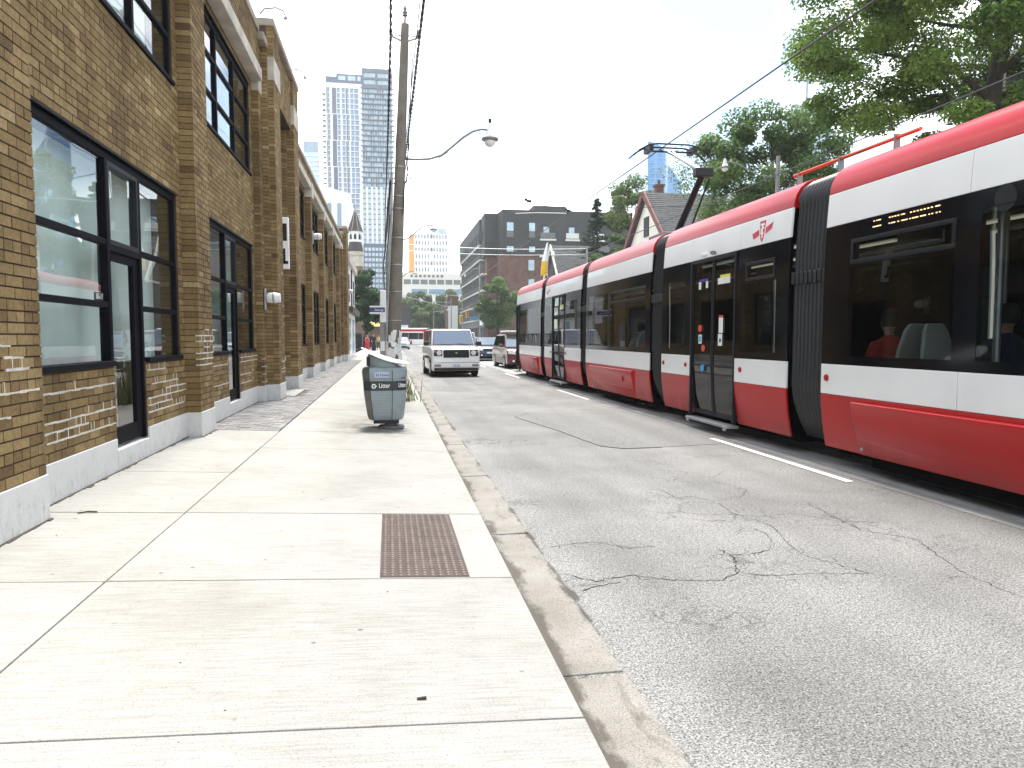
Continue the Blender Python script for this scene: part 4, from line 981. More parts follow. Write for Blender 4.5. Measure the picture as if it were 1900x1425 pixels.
# ================================================================== POLES, LAMPS
mat_pole = M('concrete_pole', (.185, .165, .135), .85, var=.22, vs=3, fine=.15, bump=.3); mat_pole2 = M('grey_pole', (.25, .25, .245), .8, var=.2, vs=2)
mat_cable = M('black_cable', (.010, .010, .011), .6, var=0); mat_wire = M('thin_wire', (.02, .02, .022), .5, var=0)
mat_globe = M('lamp_globe', (.75, .75, .72), .25, var=0)
pole = thing('utility_pole', 'tall leaning grey-brown concrete utility pole with torn flyers just behind the litter bin', 'utility pole', (.06, 18, .1))
pb, pt = Vector((.05, 18, .05)), Vector((.46, 18, 9.12))
def pp_(z): return pb + (pt - pb) * ((z - pb.z) / (pt.z - pb.z))
def pr_(z): return .18 - (.18 - .095) * (z / 9.1)
MB().tube([pp_(z) for z in (.05, 3, 6, 9.12)], [pr_(z) for z in (.05, 3, 6, 9.12)], 12).build('shaft', mat_pole, pole, smooth=60)
for z in (1.35, 2.05, 2.75, 3.4, 4.05, 4.75, 5.05, 5.75): 
    MB().lathe([(pr_(z) + .004, -.012), (pr_(z) + .009, -.008), (pr_(z) + .009, .008), (pr_(z) + .004, .012)], 16, pp_(z)).build('steel_band', mat_steel, pole, smooth=40)
hl = MB()
z = 2.3
while z < 8.7:
    p = pp_(z); r = pr_(z)
    for dz in (0, .07): hl.tube([(p.x - .01, p.y - r + .004, z + dz), (p.x - .01, p.y - r - .002, z + dz)], .011, 6)
    z += random.choice((.28, .34, .5))
stuff(hl.build('bolt_holes', mat_seam, pole))
for s_ in (-1, 1):
    p = pp_(8.78)
    MB().tube([p + Vector((s_ * .05, -.05, -.08)), p + Vector((s_ * .33, -.05, 0.03))], .022, 6).tube([p + Vector((s_ * .05, -.05, .06)), p + Vector((s_ * .33, -.05, .05))], .015, 6).build('bracket_arm', mat_grey, pole)
    MB().lathe([(.03, 0), (.05, .03), (.03, .06), (.05, .09), (.03, .12), (.04, .15), (.015, .17)], 10, p + Vector((s_ * .33, -.05, .04))).build('insulator', mat_grey, pole, smooth=30)
MB().tube([pt, pt + Vector((.01, 0, .2))], .02, 6).lathe([(.03, .18), (.07, .2), (.04, .24), (.065, .27), (.03, .32), (.05, .36), (.02, .42)], 12, pt).build('top_insulator', mat_grey, pole, smooth=30)
def lamp(parent, root, tip, sgn=1, s=1.0, stay=True):
    """S-shaped arm and bell-shaped head; root and tip are Vectors"""
    d = tip - root; pts = []
    for t, h in ((0, 0), (.12, -.01), (.28, .02), (.42, .14), (.55, .42), (.68, .72), (.8, .93), (.9, 1.0), (1, .98)):
        pts.append(root + Vector((d.x * t, d.y * t, d.z * h)))
    MB().tube(pts, .028 * s, 7).build('lamp_arm', mat_grey, parent, smooth=60)
    if stay: MB().tube([root + Vector((0, 0, -.55)), root + (Vector((d.x * .3, d.y * .3, d.z * .05 - .12))), root + Vector((d.x * .5, d.y * .5, d.z * .25))], .010 * s, 5).build('lamp_stay', mat_grey, parent)
    t_ = tip + Vector((0, 0, -.02))
    MB().lathe([(.02, .18), (.03, .14), (.06, .1), (.07, 0), (.10, -.08), (.13, -.16)], 16, t_).build('lamp_neck', mat_white, parent, smooth=40)
    MB().lathe([(.13, -.16), (.21, -.2), (.2, -.24), (.15, -.26)], 18, t_).build('lamp_shade', mat_grey, parent, smooth=40)
    MB().lathe([(.145, -.24), (.13, -.32), (.08, -.38), (.01, -.40)], 16, t_).build('lamp_globe', mat_globe, parent, smooth=60)
    MB().lathe([(.035, .18), (.035, .27), (.02, .28)], 8, t_).build('photocell', mat_black, parent)
lamp(pole, pp_(5.95) + Vector((.12, -.02, 0)), Vector((2.49, 17.9, 6.72)))
# torn flyers on the pole
fl = random.Random(3)
for i in range(24):
    z = fl.uniform(1.1, 1.72); a = R(fl.uniform(-150, -30)); w = fl.uniform(.04, .09); h = fl.uniform(.05, .17); r = pr_(z) + .004 + .0012 * i
    c = pp_(z); nx, ny = math.cos(a), math.sin(a); tx, ty = -ny, nx
    q = [(c.x + nx*r + tx*u*w, c.y + ny*r + ty*u*w, z + v*h) for u, v in ((-1 + fl.uniform(-.2, .5), -.8), (.4 + fl.uniform(-.4, .6), -1), (1, fl.uniform(.2, 1)), (-.6 + fl.uniform(-.4, .4), 1))]
    MB().quad(*q).build('flyer', mat_white, pole)
pole2 = thing('utility_pole', 'slim grey utility pole behind the near leaning pole', 'utility pole', (-.18, 42, .1))
MB().tube([(-.2, 42, .05), (.22, 42, 10.6)], [.17, .11], 10).build('shaft', mat_pole2, pole2, smooth=60)
for z in (5.4, 6.5, 8.9): MB().bar((-.45 + z*.03, 41.9, z), (.45 + z*.03, 41.9, z), .06, .08).build('cross_bracket', mat_grey, pole2)
lamp(pole2, Vector((.05, 42, 7.1)), Vector((2.55, 41.9, 8.0)), s=1.3, stay=False)
pole3 = thing('utility_pole', 'farther utility pole seen between the brick building and traffic with its own lamp arm', 'utility pole', (-.2, 70, .1))
MB().tube([(-.25, 70, .05), (.05, 70, 10.5)], [.17, .11], 8).build('shaft', mat_pole2, pole3, smooth=60)
lamp(pole3, Vector((-.05, 70, 7.0)), Vector((2.5, 69.9, 7.9)), s=1.5, stay=False)
# white cabinet and street name sign on a sign post near the second pole
tag(MB().hexa([(-.47, 38, 2.4), (-.14, 38, 2.4), (-.14, 38.3, 2.4), (-.47, 38.3, 2.4), (-.44, 38, 4.05), (-.14, 38, 4.05), (-.14, 38.3, 4.05), (-.44, 38.3, 4.05)]).build('transformer_box', mat_white, bevel=.04, loc=(-.3, 38, 2.4)), 'white equipment box fixed high beside the slim grey pole', 'equipment box')
sp = thing('street_sign', 'blue and white street name sign on a thin post left of the poles', 'street sign', (-.4, 37.9, .1))
MB().tube([(-.12, 38.05, .05), (-.12, 38.05, 3.4)], .035, 8).build('post', mat_steel, sp, smooth=40)
MB().box(-.97, -.2, 37.88, 37.9, 2.92, 3.16).build('name_plate', M('sign_blue', (.012, .03, .16), .4, var=0), sp)
MB().box(-.97, -.2, 37.878, 37.902, 3.16, 3.24).box(-.97, -.2, 37.878, 37.902, 2.82, 2.915).build('plate_border', mat_white, sp)
text('George', 'name_lettering', mat_white, sp, (-.5, 37.875, 3.03), .17, fx, .9)
sp2 = thing('notice_post', 'square grey notice post with small white panel beside the near pole', 'sign post', (-.35, 34, .1))
MB().box(-.42, -.22, 33.9, 34.05, .05, 2.3).build('post', mat_pole2, sp2); MB().box(-.40, -.2, 33.86, 33.9, 1.0, 1.45).build('notice', mat_white, sp2)

# far-side lamp poles
def lamp_pole(loc, h, tipdx, label, s=1.0, tipz=None):
    t = thing('street_lamp', label, 'street lamp', loc, 'street lamps on the far side of the road')
    x, y, z = loc
    MB().tube([(x, y, 0), (x, y, h)], [.15, .09], 8).build('shaft', mat_pole2, t, smooth=60)
    lamp(t, Vector((x, y, h - .9)), Vector((x + tipdx, y, tipz or h - .2)), s=s, stay=False)
    return t
lamp_pole((17.0, 30, 0), 9.6, -2.5, 'curved arm street lamp rising behind the streetcar in front of the big tree', tipz=9.25)
lamp_pole((17.2, 62, 0), 9.6, -3.0, 'street lamp with pale arm above the streetcar beside the dark gabled house', 1.3, 9.0)
lamp_pole((15.9, 128, 0), 14.6, -2.6, 'tall grey pole with lamp arms at the corner of the apartment block', 1.8, 12.6)
lamp_pole((15.0, 150, 0), 11, -3.2, 'distant street lamp in front of the tree mass, right one', 2.0, 10.2)
lamp_pole((10.0, 165, 0), 8.2, 3.2, 'distant street lamp in front of the tree mass, left one', 2.0, 7.9)
lamp_pole((13.4, 158, 0), 10, -3.4, 'distant street lamp in front of the tree mass, middle one', 2.0, 9.2)
tag(MB().box(15.7, 16.4, 127.7, 127.75, 3.7, 4.7).build('road_sign', mat_white, loc=(16, 127.7, 3.7)), 'small white road sign on the tall pole at the apartment corner', 'road sign')
# traffic signals
for x, z, lb in ((11.6, 4.1, 'lower'), (12.6, 4.9, 'upper')):
    t = thing('traffic_signal', 'yellow traffic signal over the far junction, %s one' % lb, 'traffic light', (x, 118, z), 'traffic signals over the far junction')
    MB().box(x - .22, x + .22, 118, 118.3, z - .1, z + 1.05).build('housing', mat_yellow, t, bevel=.04)
    for k in range(3): MB().lathe([(.12, 0), (.12, .12)], 12, (0, 0, 0)).build('lens_hood', mat_black, t, local=True); h = t.children[-1]; h.rotation_euler = (R(90), 0, 0); h.location = (0, -.0, .15 + .33 * k)
tag(MB().tube([(14.6, 118.2, 0), (14.6, 118.2, 6.2), (12.4, 118.2, 6.4)], .08, 6).build('signal_mast', mat_pole2, loc=(14.6, 118.2, 0)), 'grey signal mast arm reaching over the far junction', 'signal mast')
tag(MB().box(13.0, 14.4, 118.0, 118.1, 4.3, 5.0).build('junction_sign', M('sign_blue2', (.08, .25, .4), .5), loc=(13.7, 118, 4.3)), 'small blue overhead sign right of the yellow signals', 'road sign')

# ================================================================== OVERHEAD CABLES
def sagline(p, q, sag, n=14):
    p, q = Vector(p), Vector(q); return [p.lerp(q, i / n) + Vector((0, 0, -4 * sag * (i / n) * (1 - i / n))) for i in range(n + 1)]
def cable(pts, r, label, mat=mat_cable, twist=0, name='overhead_cable', group='overhead cables along the poles'):
    mb = MB()
    if twist:
        P_ = []; tot = 0
        for a, b in zip(pts[:-1], pts[1:]):
            L = (b - a).length; k = max(2, int(L / .16))
            for i in range(k):
                t = i / k; ph = (tot + L * t) * 2 * math.pi / twist; P_.append((a.lerp(b, t), ph))
            tot += L
        for ph0 in (0, math.pi):
            mb.tube([p + Vector((math.cos(ph + ph0) * r * 1.15, 0, math.sin(ph + ph0) * r * 1.15)) for p, ph in P_], r, 5)
    else: mb.tube(pts, r, 5)
    return tag(mb.build(name, mat, loc=tuple(pts[0])), label, 'cable', group)
pA, pB, pC = pp_(8.82), Vector((.2, 42, 9.3)), Vector((0, 70, 9.5))
def chain(dx, z0, z1, r, label, twist=0, back=(0, 0), mat=mat_cable, dx2=None):
    dx2 = dx if dx2 is None else dx2
    a = Vector((pA.x + dx + back[0], -16, z0 + back[1])); b = Vector((pA.x + dx, 17.95, z0)); c = Vector((.2 + dx2, 41.9, z1)); d = Vector((0 + dx2, 69.9, z1))
    return cable(sagline(a, b, .35, 20) + sagline(b, c, .35)[1:] + sagline(c, d, .3)[1:], r, label, mat, twist)
chain(-.33, 8.85, 8.9, .019, 'thick twisted black cable left of the leaning pole', .9, (-.05, .1))
chain(.35, 8.82, 8.9, .020, 'thick twisted black cable right of the leaning pole', .7, (.1, .1))
chain(-.12, 9.0, 9.1, .009, 'thin black line just left of the pole top')
chain(.02, 9.52, 9.9, .009, 'thin black line over the insulator on the pole top')
chain(.24, 8.5, 8.7, .012, 'thin black line just right of the pole shaft', dx2=.3)
chain(.30, 8.2, 8.4, .007, 'faint thin line between the pole and right twisted cable', dx2=.4)
for i, (z, r, dx) in enumerate(((5.4, .03, -.22), (5.0, .02, -.26), (4.6, .016, -.2), (6.3, .014, .2))):
    b = pp_(z) + Vector((dx, -.02, 0)); c = Vector((-.05 + dx, 41.9, z + .5)); d = Vector((-.1 + dx, 69.9, z + .6))
    cable(sagline(b, c, .25) + sagline(c, d, .2)[1:], r, ['heavy lower telephone bundle running back from the leaning pole', 'second lower telephone line running back from the leaning pole', 'lowest telephone line running back from the leaning pole', 'upper service line running back right of the leaning pole'][i])
cable([pp_(6.0) + Vector((.13, -.1, 0)), pp_(5.6) + Vector((.2, -.12, 0)), pp_(5.3) + Vector((.12, -.14, 0)), pp_(4.6) + Vector((.1, -.16, 0))], .012, 'loose dark wire loop hanging on the right of the leaning pole')
cable(sagline(pp_(8.3) + Vector((.2, -.1, 0)), pp_(5.35) + Vector((.16, -.12, 0)), -.0, 6), .012, 'black drop line running down the right of the leaning pole')
TG = 'trolley and span wires over the tracks'
cable(sagline((XC, -16, 6.36), (XC, 27, 6.32), .0, 4) + sagline((XC, 27, 6.32), (XC, 90, 6.3), .15)[1:], .017, 'trolley wire above the near streetcar', mat_wire, group=TG)
cable(sagline((10.15, -16, 6.0), (10.15, 33, 5.95), .05, 4) + sagline((10.15, 33, 5.95), (10.15, 90, 5.95), .15)[1:], .015, 'trolley wire above the far track', mat_wire, group=TG)
cable(sagline(pp_(5.5) + Vector((.15, 0, 0)), (XC, 27, 6.5), .08) + sagline((XC, 27, 6.5), (17.0, 30, 7.6), .05)[1:], .010, 'span wire from the leaning pole across to the trolley wire', mat_wire, group=TG)
cable(sagline((.1, 60, 9.25), (17.2, 62, 9.4), .25), .022, 'upper pale wire crossing before the dark apartment block', mat_steel, group=TG)
cable(sagline((.1, 60, 8.75), (17.2, 62, 8.9), .25), .018, 'lower pale wire crossing before the dark apartment block', mat_steel, group=TG)
cable(sagline((.1, 70, 5.9), (15.9, 128, 6.2), .3), .03, 'pale wire crossing in front of the far trees', mat_steel, group=TG)
cable([Vector((XC - .02, 27.2, 6.36)), Vector((XC - .7, 29.5, 6.75)), Vector((XC - 1.3, 31, 6.95))], .018, 'short white bracket wire by the trolley hanger', mat_white, group=TG)
for (p, lb) in (((4.62, 24.0, 6.17), 'left'), ((XC, 27, 6.42), 'right')):
    t = thing('wire_insulator', 'dark three-disc insulator on the span wire, %s one' % lb, 'insulator', p, TG)
    for dx in (-.1, 0, .1): MB().lathe([(.01, -.05), (.045, -.035), (.05, 0), (.035, .04), (.01, .05)], 10, (p[0] + dx, p[1] + dx * 1.4, p[2] + abs(dx) * .2)).build('disc', mat_black, t, smooth=40)
    MB().tube([(p[0], p[1], p[2]), (p[0], p[1], p[2] - .15)], .01, 5).build('hanger', mat_black, t)

# ================================================================== VEHICLES (front towards -Y in local frame)
mat_carglass = glass('car_glass', (.16, .19, .2), 1.75); mat_wind = glass('windshield_glass', (.55, .6, .62), 4.6); mat_tyre = M('tyre', (.012, .012, .012), .8, var=.2); mat_rim = M('alloy_rim', (.45, .45, .46), .35, .8, var=.15)
mat_headlamp = M('headlamp_glass', (.75, .76, .78), .1, var=0, coat=.6); mat_plate = M('number_plate', (.62, .68, .78), .4, var=0)
mat_plast = M('black_plastic', (.012, .012, .013), .55, var=.2)
def paint(name, col): return M(name, col, .28, var=.05, vs=1, coat=.8)
def car(name, label, loc, body, L=4.4, W=1.82, H=1.5, hood=.95, belt=1.0, wsb=-.75, wst=-.1, rft=1.2, rfb=1.85, lower=None, tumble=.16, wheel_r=.33, wb=.62, rz=0, group='cars on the road', cat='car', front='plain'):
    t = thing(name, label, cat, loc, group, rz); t['_local'] = 1
    hL, hW = L / 2, W / 2
    prof = [(-hL + .06, .24), (-hL, .42), (-hL + .01, .62), (-hL + .05, hood - .16), (-hL + .16, hood - .03), (-hL + .5, hood + .01), (wsb, belt), (rfb, belt + .02), (hL - .06, belt - .05), (hL, .75), (hL, .42), (hL - .08, .26)]
    b = MB().prism(prof, 'x', -hW, hW).build('body', body, t, local=True, bevel=.11, seg=3, smooth=40)
    def P8(x, y, z): return (x, y, z)
    bw, tw = hW - .05, hW - tumble
    roof_ = MB().hexa([(-bw, wsb, belt - .02), (bw, wsb, belt - .02), (bw, rfb, belt - .02), (-bw, rfb, belt - .02), (-tw, wst, H), (tw, wst, H), (tw, rft, H), (-tw, rft, H)])
    roof_.build('cabin', body, t, local=True, bevel=.09, seg=3, smooth=40)
    def lerp(a, b, k): return tuple(a[i] + (b[i] - a[i]) * k for i in range(3))
    def pane(nm, a, b, c, d, off, m=.07, mat=mat_carglass):   # a,b bottom; c,d top (c above b)
        A = Vector(a); B = Vector(b); C_ = Vector(c); D = Vector(d); nrm = (B - A).cross(D - A).normalized() * off
        ctr = (A + B + C_ + D) / 4
        q = []
        for p, (o1, o2) in ((A, (B, D)), (B, (A, C_)), (C_, (D, B)), (D, (C_, A))):
            v = p + (o1 - p).normalized() * m + (o2 - p).normalized() * m; q.append(v)
        w = MB().hexa([x - nrm * .2 for x in q] + [x + nrm for x in q]); return w.build(nm, mat, t, local=True)
    dk = mat_plast
    for nm, a, b, c, d in (('windshield', (-bw, wsb, belt), (bw, wsb, belt), (tw, wst, H), (-tw, wst, H)), ('rear_window', (bw, rfb, belt), (-bw, rfb, belt), (-tw, rft, H), (tw, rft, H))):
        pane(nm + '_seal', a, b, c, d, .010, .06, dk); pane(nm, a, b, c, d, .016, .085, mat_wind)
    for s_ in (-1, 1):
        mid = (wsb + wst) / 2 + (rfb - wsb) * .42
        x0, x1 = s_ * bw, s_ * tw
        k = (mid - wsb) / (rfb - wsb)
        fb, ft = (x0, wsb, belt), (x1, wst, H); rb, rt = (x0, rfb, belt), (x1, rft, H); mb_, mt = (x0, mid, belt), (x1, wst + (rft - wst) * k, H)
        if s_ < 0: pane('side_window', mb_, fb, ft, mt, .012); pane('side_window', rb, mb_, mt, rt, .012)
        else: pane('side_window', fb, mb_, mt, ft, .012); pane('side_window', mb_, rb, rt, mt, .012)
        m = MB().box(s_ * (hW + .02) - .0, s_ * (hW + .24), wsb + .12, wsb + .24, belt + .02, belt + .2).build('mirror', dk if front in ('element',) else body, t, local=True, bevel=.03)
        for y in (-L * wb / 2, L * wb / 2):
            w_ = MB(); x1_ = s_ * (hW + .015); x0_ = s_ * (hW - .22)
            w_.tube([(x0_, y, wheel_r), (x0_ + s_ * .02, y, wheel_r), (x1_ - s_ * .02, y, wheel_r), (x1_, y, wheel_r)], [wheel_r - .03, wheel_r, wheel_r, wheel_r - .03], 24)
            wo = w_.build('wheel', mat_tyre, t, local=True, smooth=40)
            MB().tube([(x1_ - s_ * .01, y, wheel_r), (x1_ + s_ * .008, y, wheel_r)], wheel_r * .62, 20).build('rim', mat_rim, wo, local=True, smooth=40)
            rr = MB(); R0, R1 = wheel_r + .02, wheel_r + .085
            ring = [[(s_ * (hW + e), y + r * math.cos(R(a)), wheel_r + r * math.sin(R(a))) for r, e in ((R0, -.2), (R0, .008), (R1, .008), (R1, -.2))] for a in range(-8, 189, 14)]
            rr.loft(ring, caps=False).build('wheel_arch', lower or mat_plast, t, local=True, smooth=40)
        if lower: MB().box(s_ * (hW - .02), s_ * (hW + .012), -L*wb/2 + wheel_r + .1, L*wb/2 - wheel_r - .1, .26, .62).build('lower_door', lower, t, local=True, bevel=.02)
    MB().box(-hW + .08, hW - .08, -hL + .1, hL - .1, .16, .3).build('underbody', mat_under, t, local=True)
    f = -hL
    if front == 'element':
        MB().box(-.53, .53, f - .012, f + .1, hood - .40, hood - .07).build('grille', mat_plast, t, local=True, bevel=.02); 
        for i in range(4): MB().box(-.5, .5, f - .022, f, hood - .36 + .075 * i, hood - .335 + .075 * i).build('grille_bar', mat_tframe, t, local=True)
        MB().box(-hW + .1, hW - .1, f + .005, f + .02, hood - .045, hood - .03).build('hood_gap', mat_plast, t, local=True)
        for s_ in (-1, 1): MB().box(s_ * .62 - .004, s_ * .62 + .004, f + .25, wsb - .05, hood + .0, hood + .035).build('hood_crease', mat_grey, t, local=True)
        MB().box(-hW + .06, hW - .06, f - .056, f - .045, .585, .6).build('bumper_gap', mat_plast, t, local=True)
        for s_ in (-1, 1): MB().box(s_ * .78 - .14, s_ * .78 + .14, f - .057, f - .045, .43, .53).build('fog_lamp', mat_grey, t, local=True, bevel=.01)
        for s_ in (-1, 1): MB().tube([(s_ * (tw - .03), wst + .25, H + .03), (s_ * (tw - .03), rft - .25, H + .03)], .02, 6).build('roof_rail', mat_plast, t, local=True)
        for s_ in (-1, 1): MB().box(s_ * hW - .012, s_ * hW + .012, -L*wb/2 + wheel_r + .1, L*wb/2 - wheel_r - .1, .72, .84).build('side_moulding', mat_plast, t, local=True)
        MB().box(-.04, .04, f - .028, f - .02, hood - .24, hood - .18).build('badge', mat_steel, t, local=True)
        for s_ in (-1, 1):
            MB().box(s_ * .72 - .17 + s_*.03, s_ * .72 + .17 + s_*.03, f - .008, f + .12, hood - .33, hood - .07).build('headlamp_housing', mat_plast, t, local=True, bevel=.02)
            MB().tube([(s_ * .71, f + .02, hood - .2), (s_ * .71, f - .018, hood - .2)], .105, 20).build('headlamp', mat_headlamp, t, local=True, smooth=40)
            MB().tube([(s_ * .88, f + .02, hood - .15), (s_ * .88, f - .014, hood - .15)], .04, 12).build('turn_signal', M('amber', (.7, .25, .05), .3, var=0), t, local=True)
        MB().box(-hW + .0, hW - .0, f - .05, f + .08, .38, .58).build('bumper', body, t, local=True, bevel=.04)
        MB().box(-hW + .08, hW - .08, f - .03, f + .1, .27, .375).build('lower_bumper', mat_plast, t, local=True, bevel=.02)
        pl = MB().box(-.16, .16, f - .062, f - .05, .41, .53).build('number_plate', mat_plate, t, local=True)
        text('CSLL 424', 'plate_lettering', M('plate_blue', (.05, .08, .2), .5, var=0), t, (0, f - .064, .47), .085, fx, .72)
        for a, b_ in (((-.05, wsb + .02), (-.62, wsb + .01)), ((.75, wsb + .03), (.18, wsb + .02))):
            MB().tube([(a[0], wsb - .01, belt + .055), (b_[0], wsb + .02, belt + .11 if a[0] > 0 else belt + .06)], .012, 5).build('wiper', mat_plast, t, local=True)
    else:
        MB().box(-.5, .5, f - .01, f + .08, hood - .30, hood - .14).build('grille', mat_plast, t, local=True, bevel=.02)
        MB().box(-hW + .2, hW - .2, f - .012, f + .08, .3, .48).build('air_intake', mat_plast, t, local=True, bevel=.03)
        for s_ in (-1, 1):
            MB().hexa([(s_*hW - s_*.42, f - .004, hood - .26), (s_*hW - s_*.06, f + .03, hood - .22), (s_*hW - s_*.04, f + .35, hood - .1), (s_*hW - s_*.4, f + .2, hood - .1), (s_*hW - s_*.42, f + .01, hood - .13), (s_*hW - s_*.05, f + .06, hood - .08), (s_*hW - s_*.035, f + .36, hood - .05), (s_*hW - s_*.4, f + .2, hood - .05)]).build('headlamp', mat_headlamp, t, local=True)
            MB().tube([(s_ * (hW - .32), f + .02, .42), (s_ * (hW - .32), f - .02, .42)], .06, 12).build('fog_lamp', mat_headlamp, t, local=True)
            MB().box(s_ * (hW - .12) - .08, s_ * (hW - .12) + .08, hL - .05, hL + .01, .75, .98).build('tail_lamp', mat_red, t, local=True)
        MB().box(-.26, .26, f - .02, f - .01, .52, .64).build('number_plate', mat_plate, t, local=True)
    return t
car('boxy_suv', 'white boxy suv with black grille and round headlights driving towards the viewer', (2.6, 31.75, 0), paint('suv_white', (.86, .86, .85)), L=4.3, W=1.98, H=1.98, hood=1.2, belt=1.26, wsb=-1.25, wst=-.72, rft=1.75, rfb=2.05, tumble=.15, wheel_r=.37, front='element', rz=R(3))
car('minivan', 'maroon minivan with beige lower doors half hidden behind the streetcar tail', (6.83, 38.6, 0), paint('van_maroon', (.09, .005, .010)), L=4.9, W=1.95, H=1.78, hood=1.02, belt=1.08, wsb=-1.5, wst=-.55, rft=2.1, rfb=2.4, lower=M('van_beige', (.3, .26, .23), .45), tumble=.2, wheel_r=.35, rz=R(1))
rk = thing('roof_rack', 'pale roof rack load on top of the maroon minivan', 'roof rack', (6.83, 38.6, 1.78))
MB().box(6.1, 7.6, 38.2, 38.3, 1.84, 1.90).box(6.1, 7.6, 39.6, 39.7, 1.84, 1.90).build('cross_bar', mat_steel, rk); MB().box(6.15, 6.9, 37.8, 40.2, 1.9, 1.98).build('board', mat_white, rk, bevel=.03)
for x in (6.2, 7.5): MB().box(x - .03, x + .03, 38.2, 38.3, 1.775, 1.85).box(x - .03, x + .03, 39.6, 39.7, 1.775, 1.85).build('foot', mat_plast, rk)
car('dark_car', 'dark blue car with pale windshield waiting behind the maroon minivan', (6.75, 50.6, 0), paint('car_navy', (.012, .02, .09)), L=4.5, W=1.86, H=1.62, hood=.98, belt=1.05, wsb=-1.05, wst=-.3, rft=1.5, rfb=2.0, tumble=.22, wheel_r=.34)
car('white_van', 'white vehicle roof showing behind the boxy suv and the blue car', (6.5, 64, 0), paint('van_white', (.75, .75, .75)), L=5.2, W=1.95, H=2.05, hood=1.15, belt=1.2, wsb=-1.7, wst=-1.0, rft=2.3, rfb=2.5, tumble=.12)
car('pale_car', 'white and blue car far up the curb lane just right of the leaning pole', (1.75, 98, 0), paint('car_pale', (.55, .62, .7)), L=4.5, W=1.84, H=1.6, hood=.95, belt=1.0, wsb=-1.0, wst=-.3, rft=1.3, rfb=1.9, tumble=.25)
# bus crossing the far junction
bus = thing('bus', 'red and white bus crossing the far junction behind the white suv', 'bus', (1.2, 118, 0))
bx0, bx1 = -5.0, 6.4
MB().box(bx0, bx1, 116.8, 119.2, .35, 3.05).build('body', mat_twhite, bus, bevel=.12)
MB().box(bx0 + .1, bx1 - 1.0, 116.77, 116.8, 1.25, 2.3).build('window_band', mat_tblack, bus); MB().box(bx0 + .02, bx1 - .02, 116.775, 116.8, 2.5, 2.85).build('red_stripe', mat_tred, bus)
MB().box(bx1 - .95, bx1 - .02, 116.765, 116.8, .45, 2.9).build('red_tail', mat_tred, bus); MB().box(1.8, 3.6, 116.765, 116.8, .45, 1.15).build('red_panel', mat_tred, bus)
MB().box(bx1 - .85, bx1 - .15, 116.75, 116.765, 1.5, 2.4).build('tail_window', mat_tblack, bus)
for x in (-3.5, 2.9 - 1.9): MB().tube([(x, 116.75, .5), (x, 117.1, .5)], .5, 20).build('wheel', mat_tyre, bus, smooth=40)
for i in range(6): MB().box(bx0 + 1.6 * (i + 1), bx0 + 1.6 * (i + 1) + .08, 116.765, 116.77, 1.25, 2.3).build('window_post', mat_grey, bus)

# ================================================================== BACKGROUND BUILDINGS
mat_navy = M('tower_navy', (.05, .06, .125), .5, var=.12, vs=.05); mat_towhite = M('tower_white', (.74, .75, .76), .6, var=.05, vs=.05)
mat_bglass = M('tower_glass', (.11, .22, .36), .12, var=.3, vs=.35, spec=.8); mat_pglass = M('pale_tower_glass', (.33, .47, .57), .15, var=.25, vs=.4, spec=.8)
mat_clad = M('dark_cladding', (.038, .040, .040), .7, var=.25, vs=.4); mat_rbrick = M('red_brown_brick', (.14, .075, .06), .9, var=.25, vs=1.2, fine=.2, fs=6)
mat_bal = M('balcony_wall', (.15, .15, .15), .8, var=.2, vs=.5); mat_slabw = M('white_slab_edge', (.62, .62, .61), .7, var=.1)
mat_slate = M('slate', (.06, .05, .048), .75, var=.25, vs=2, fine=.25, fs=12); mat_orange = M('orange_panel', (.75, .30, .05), .6, var=.05)
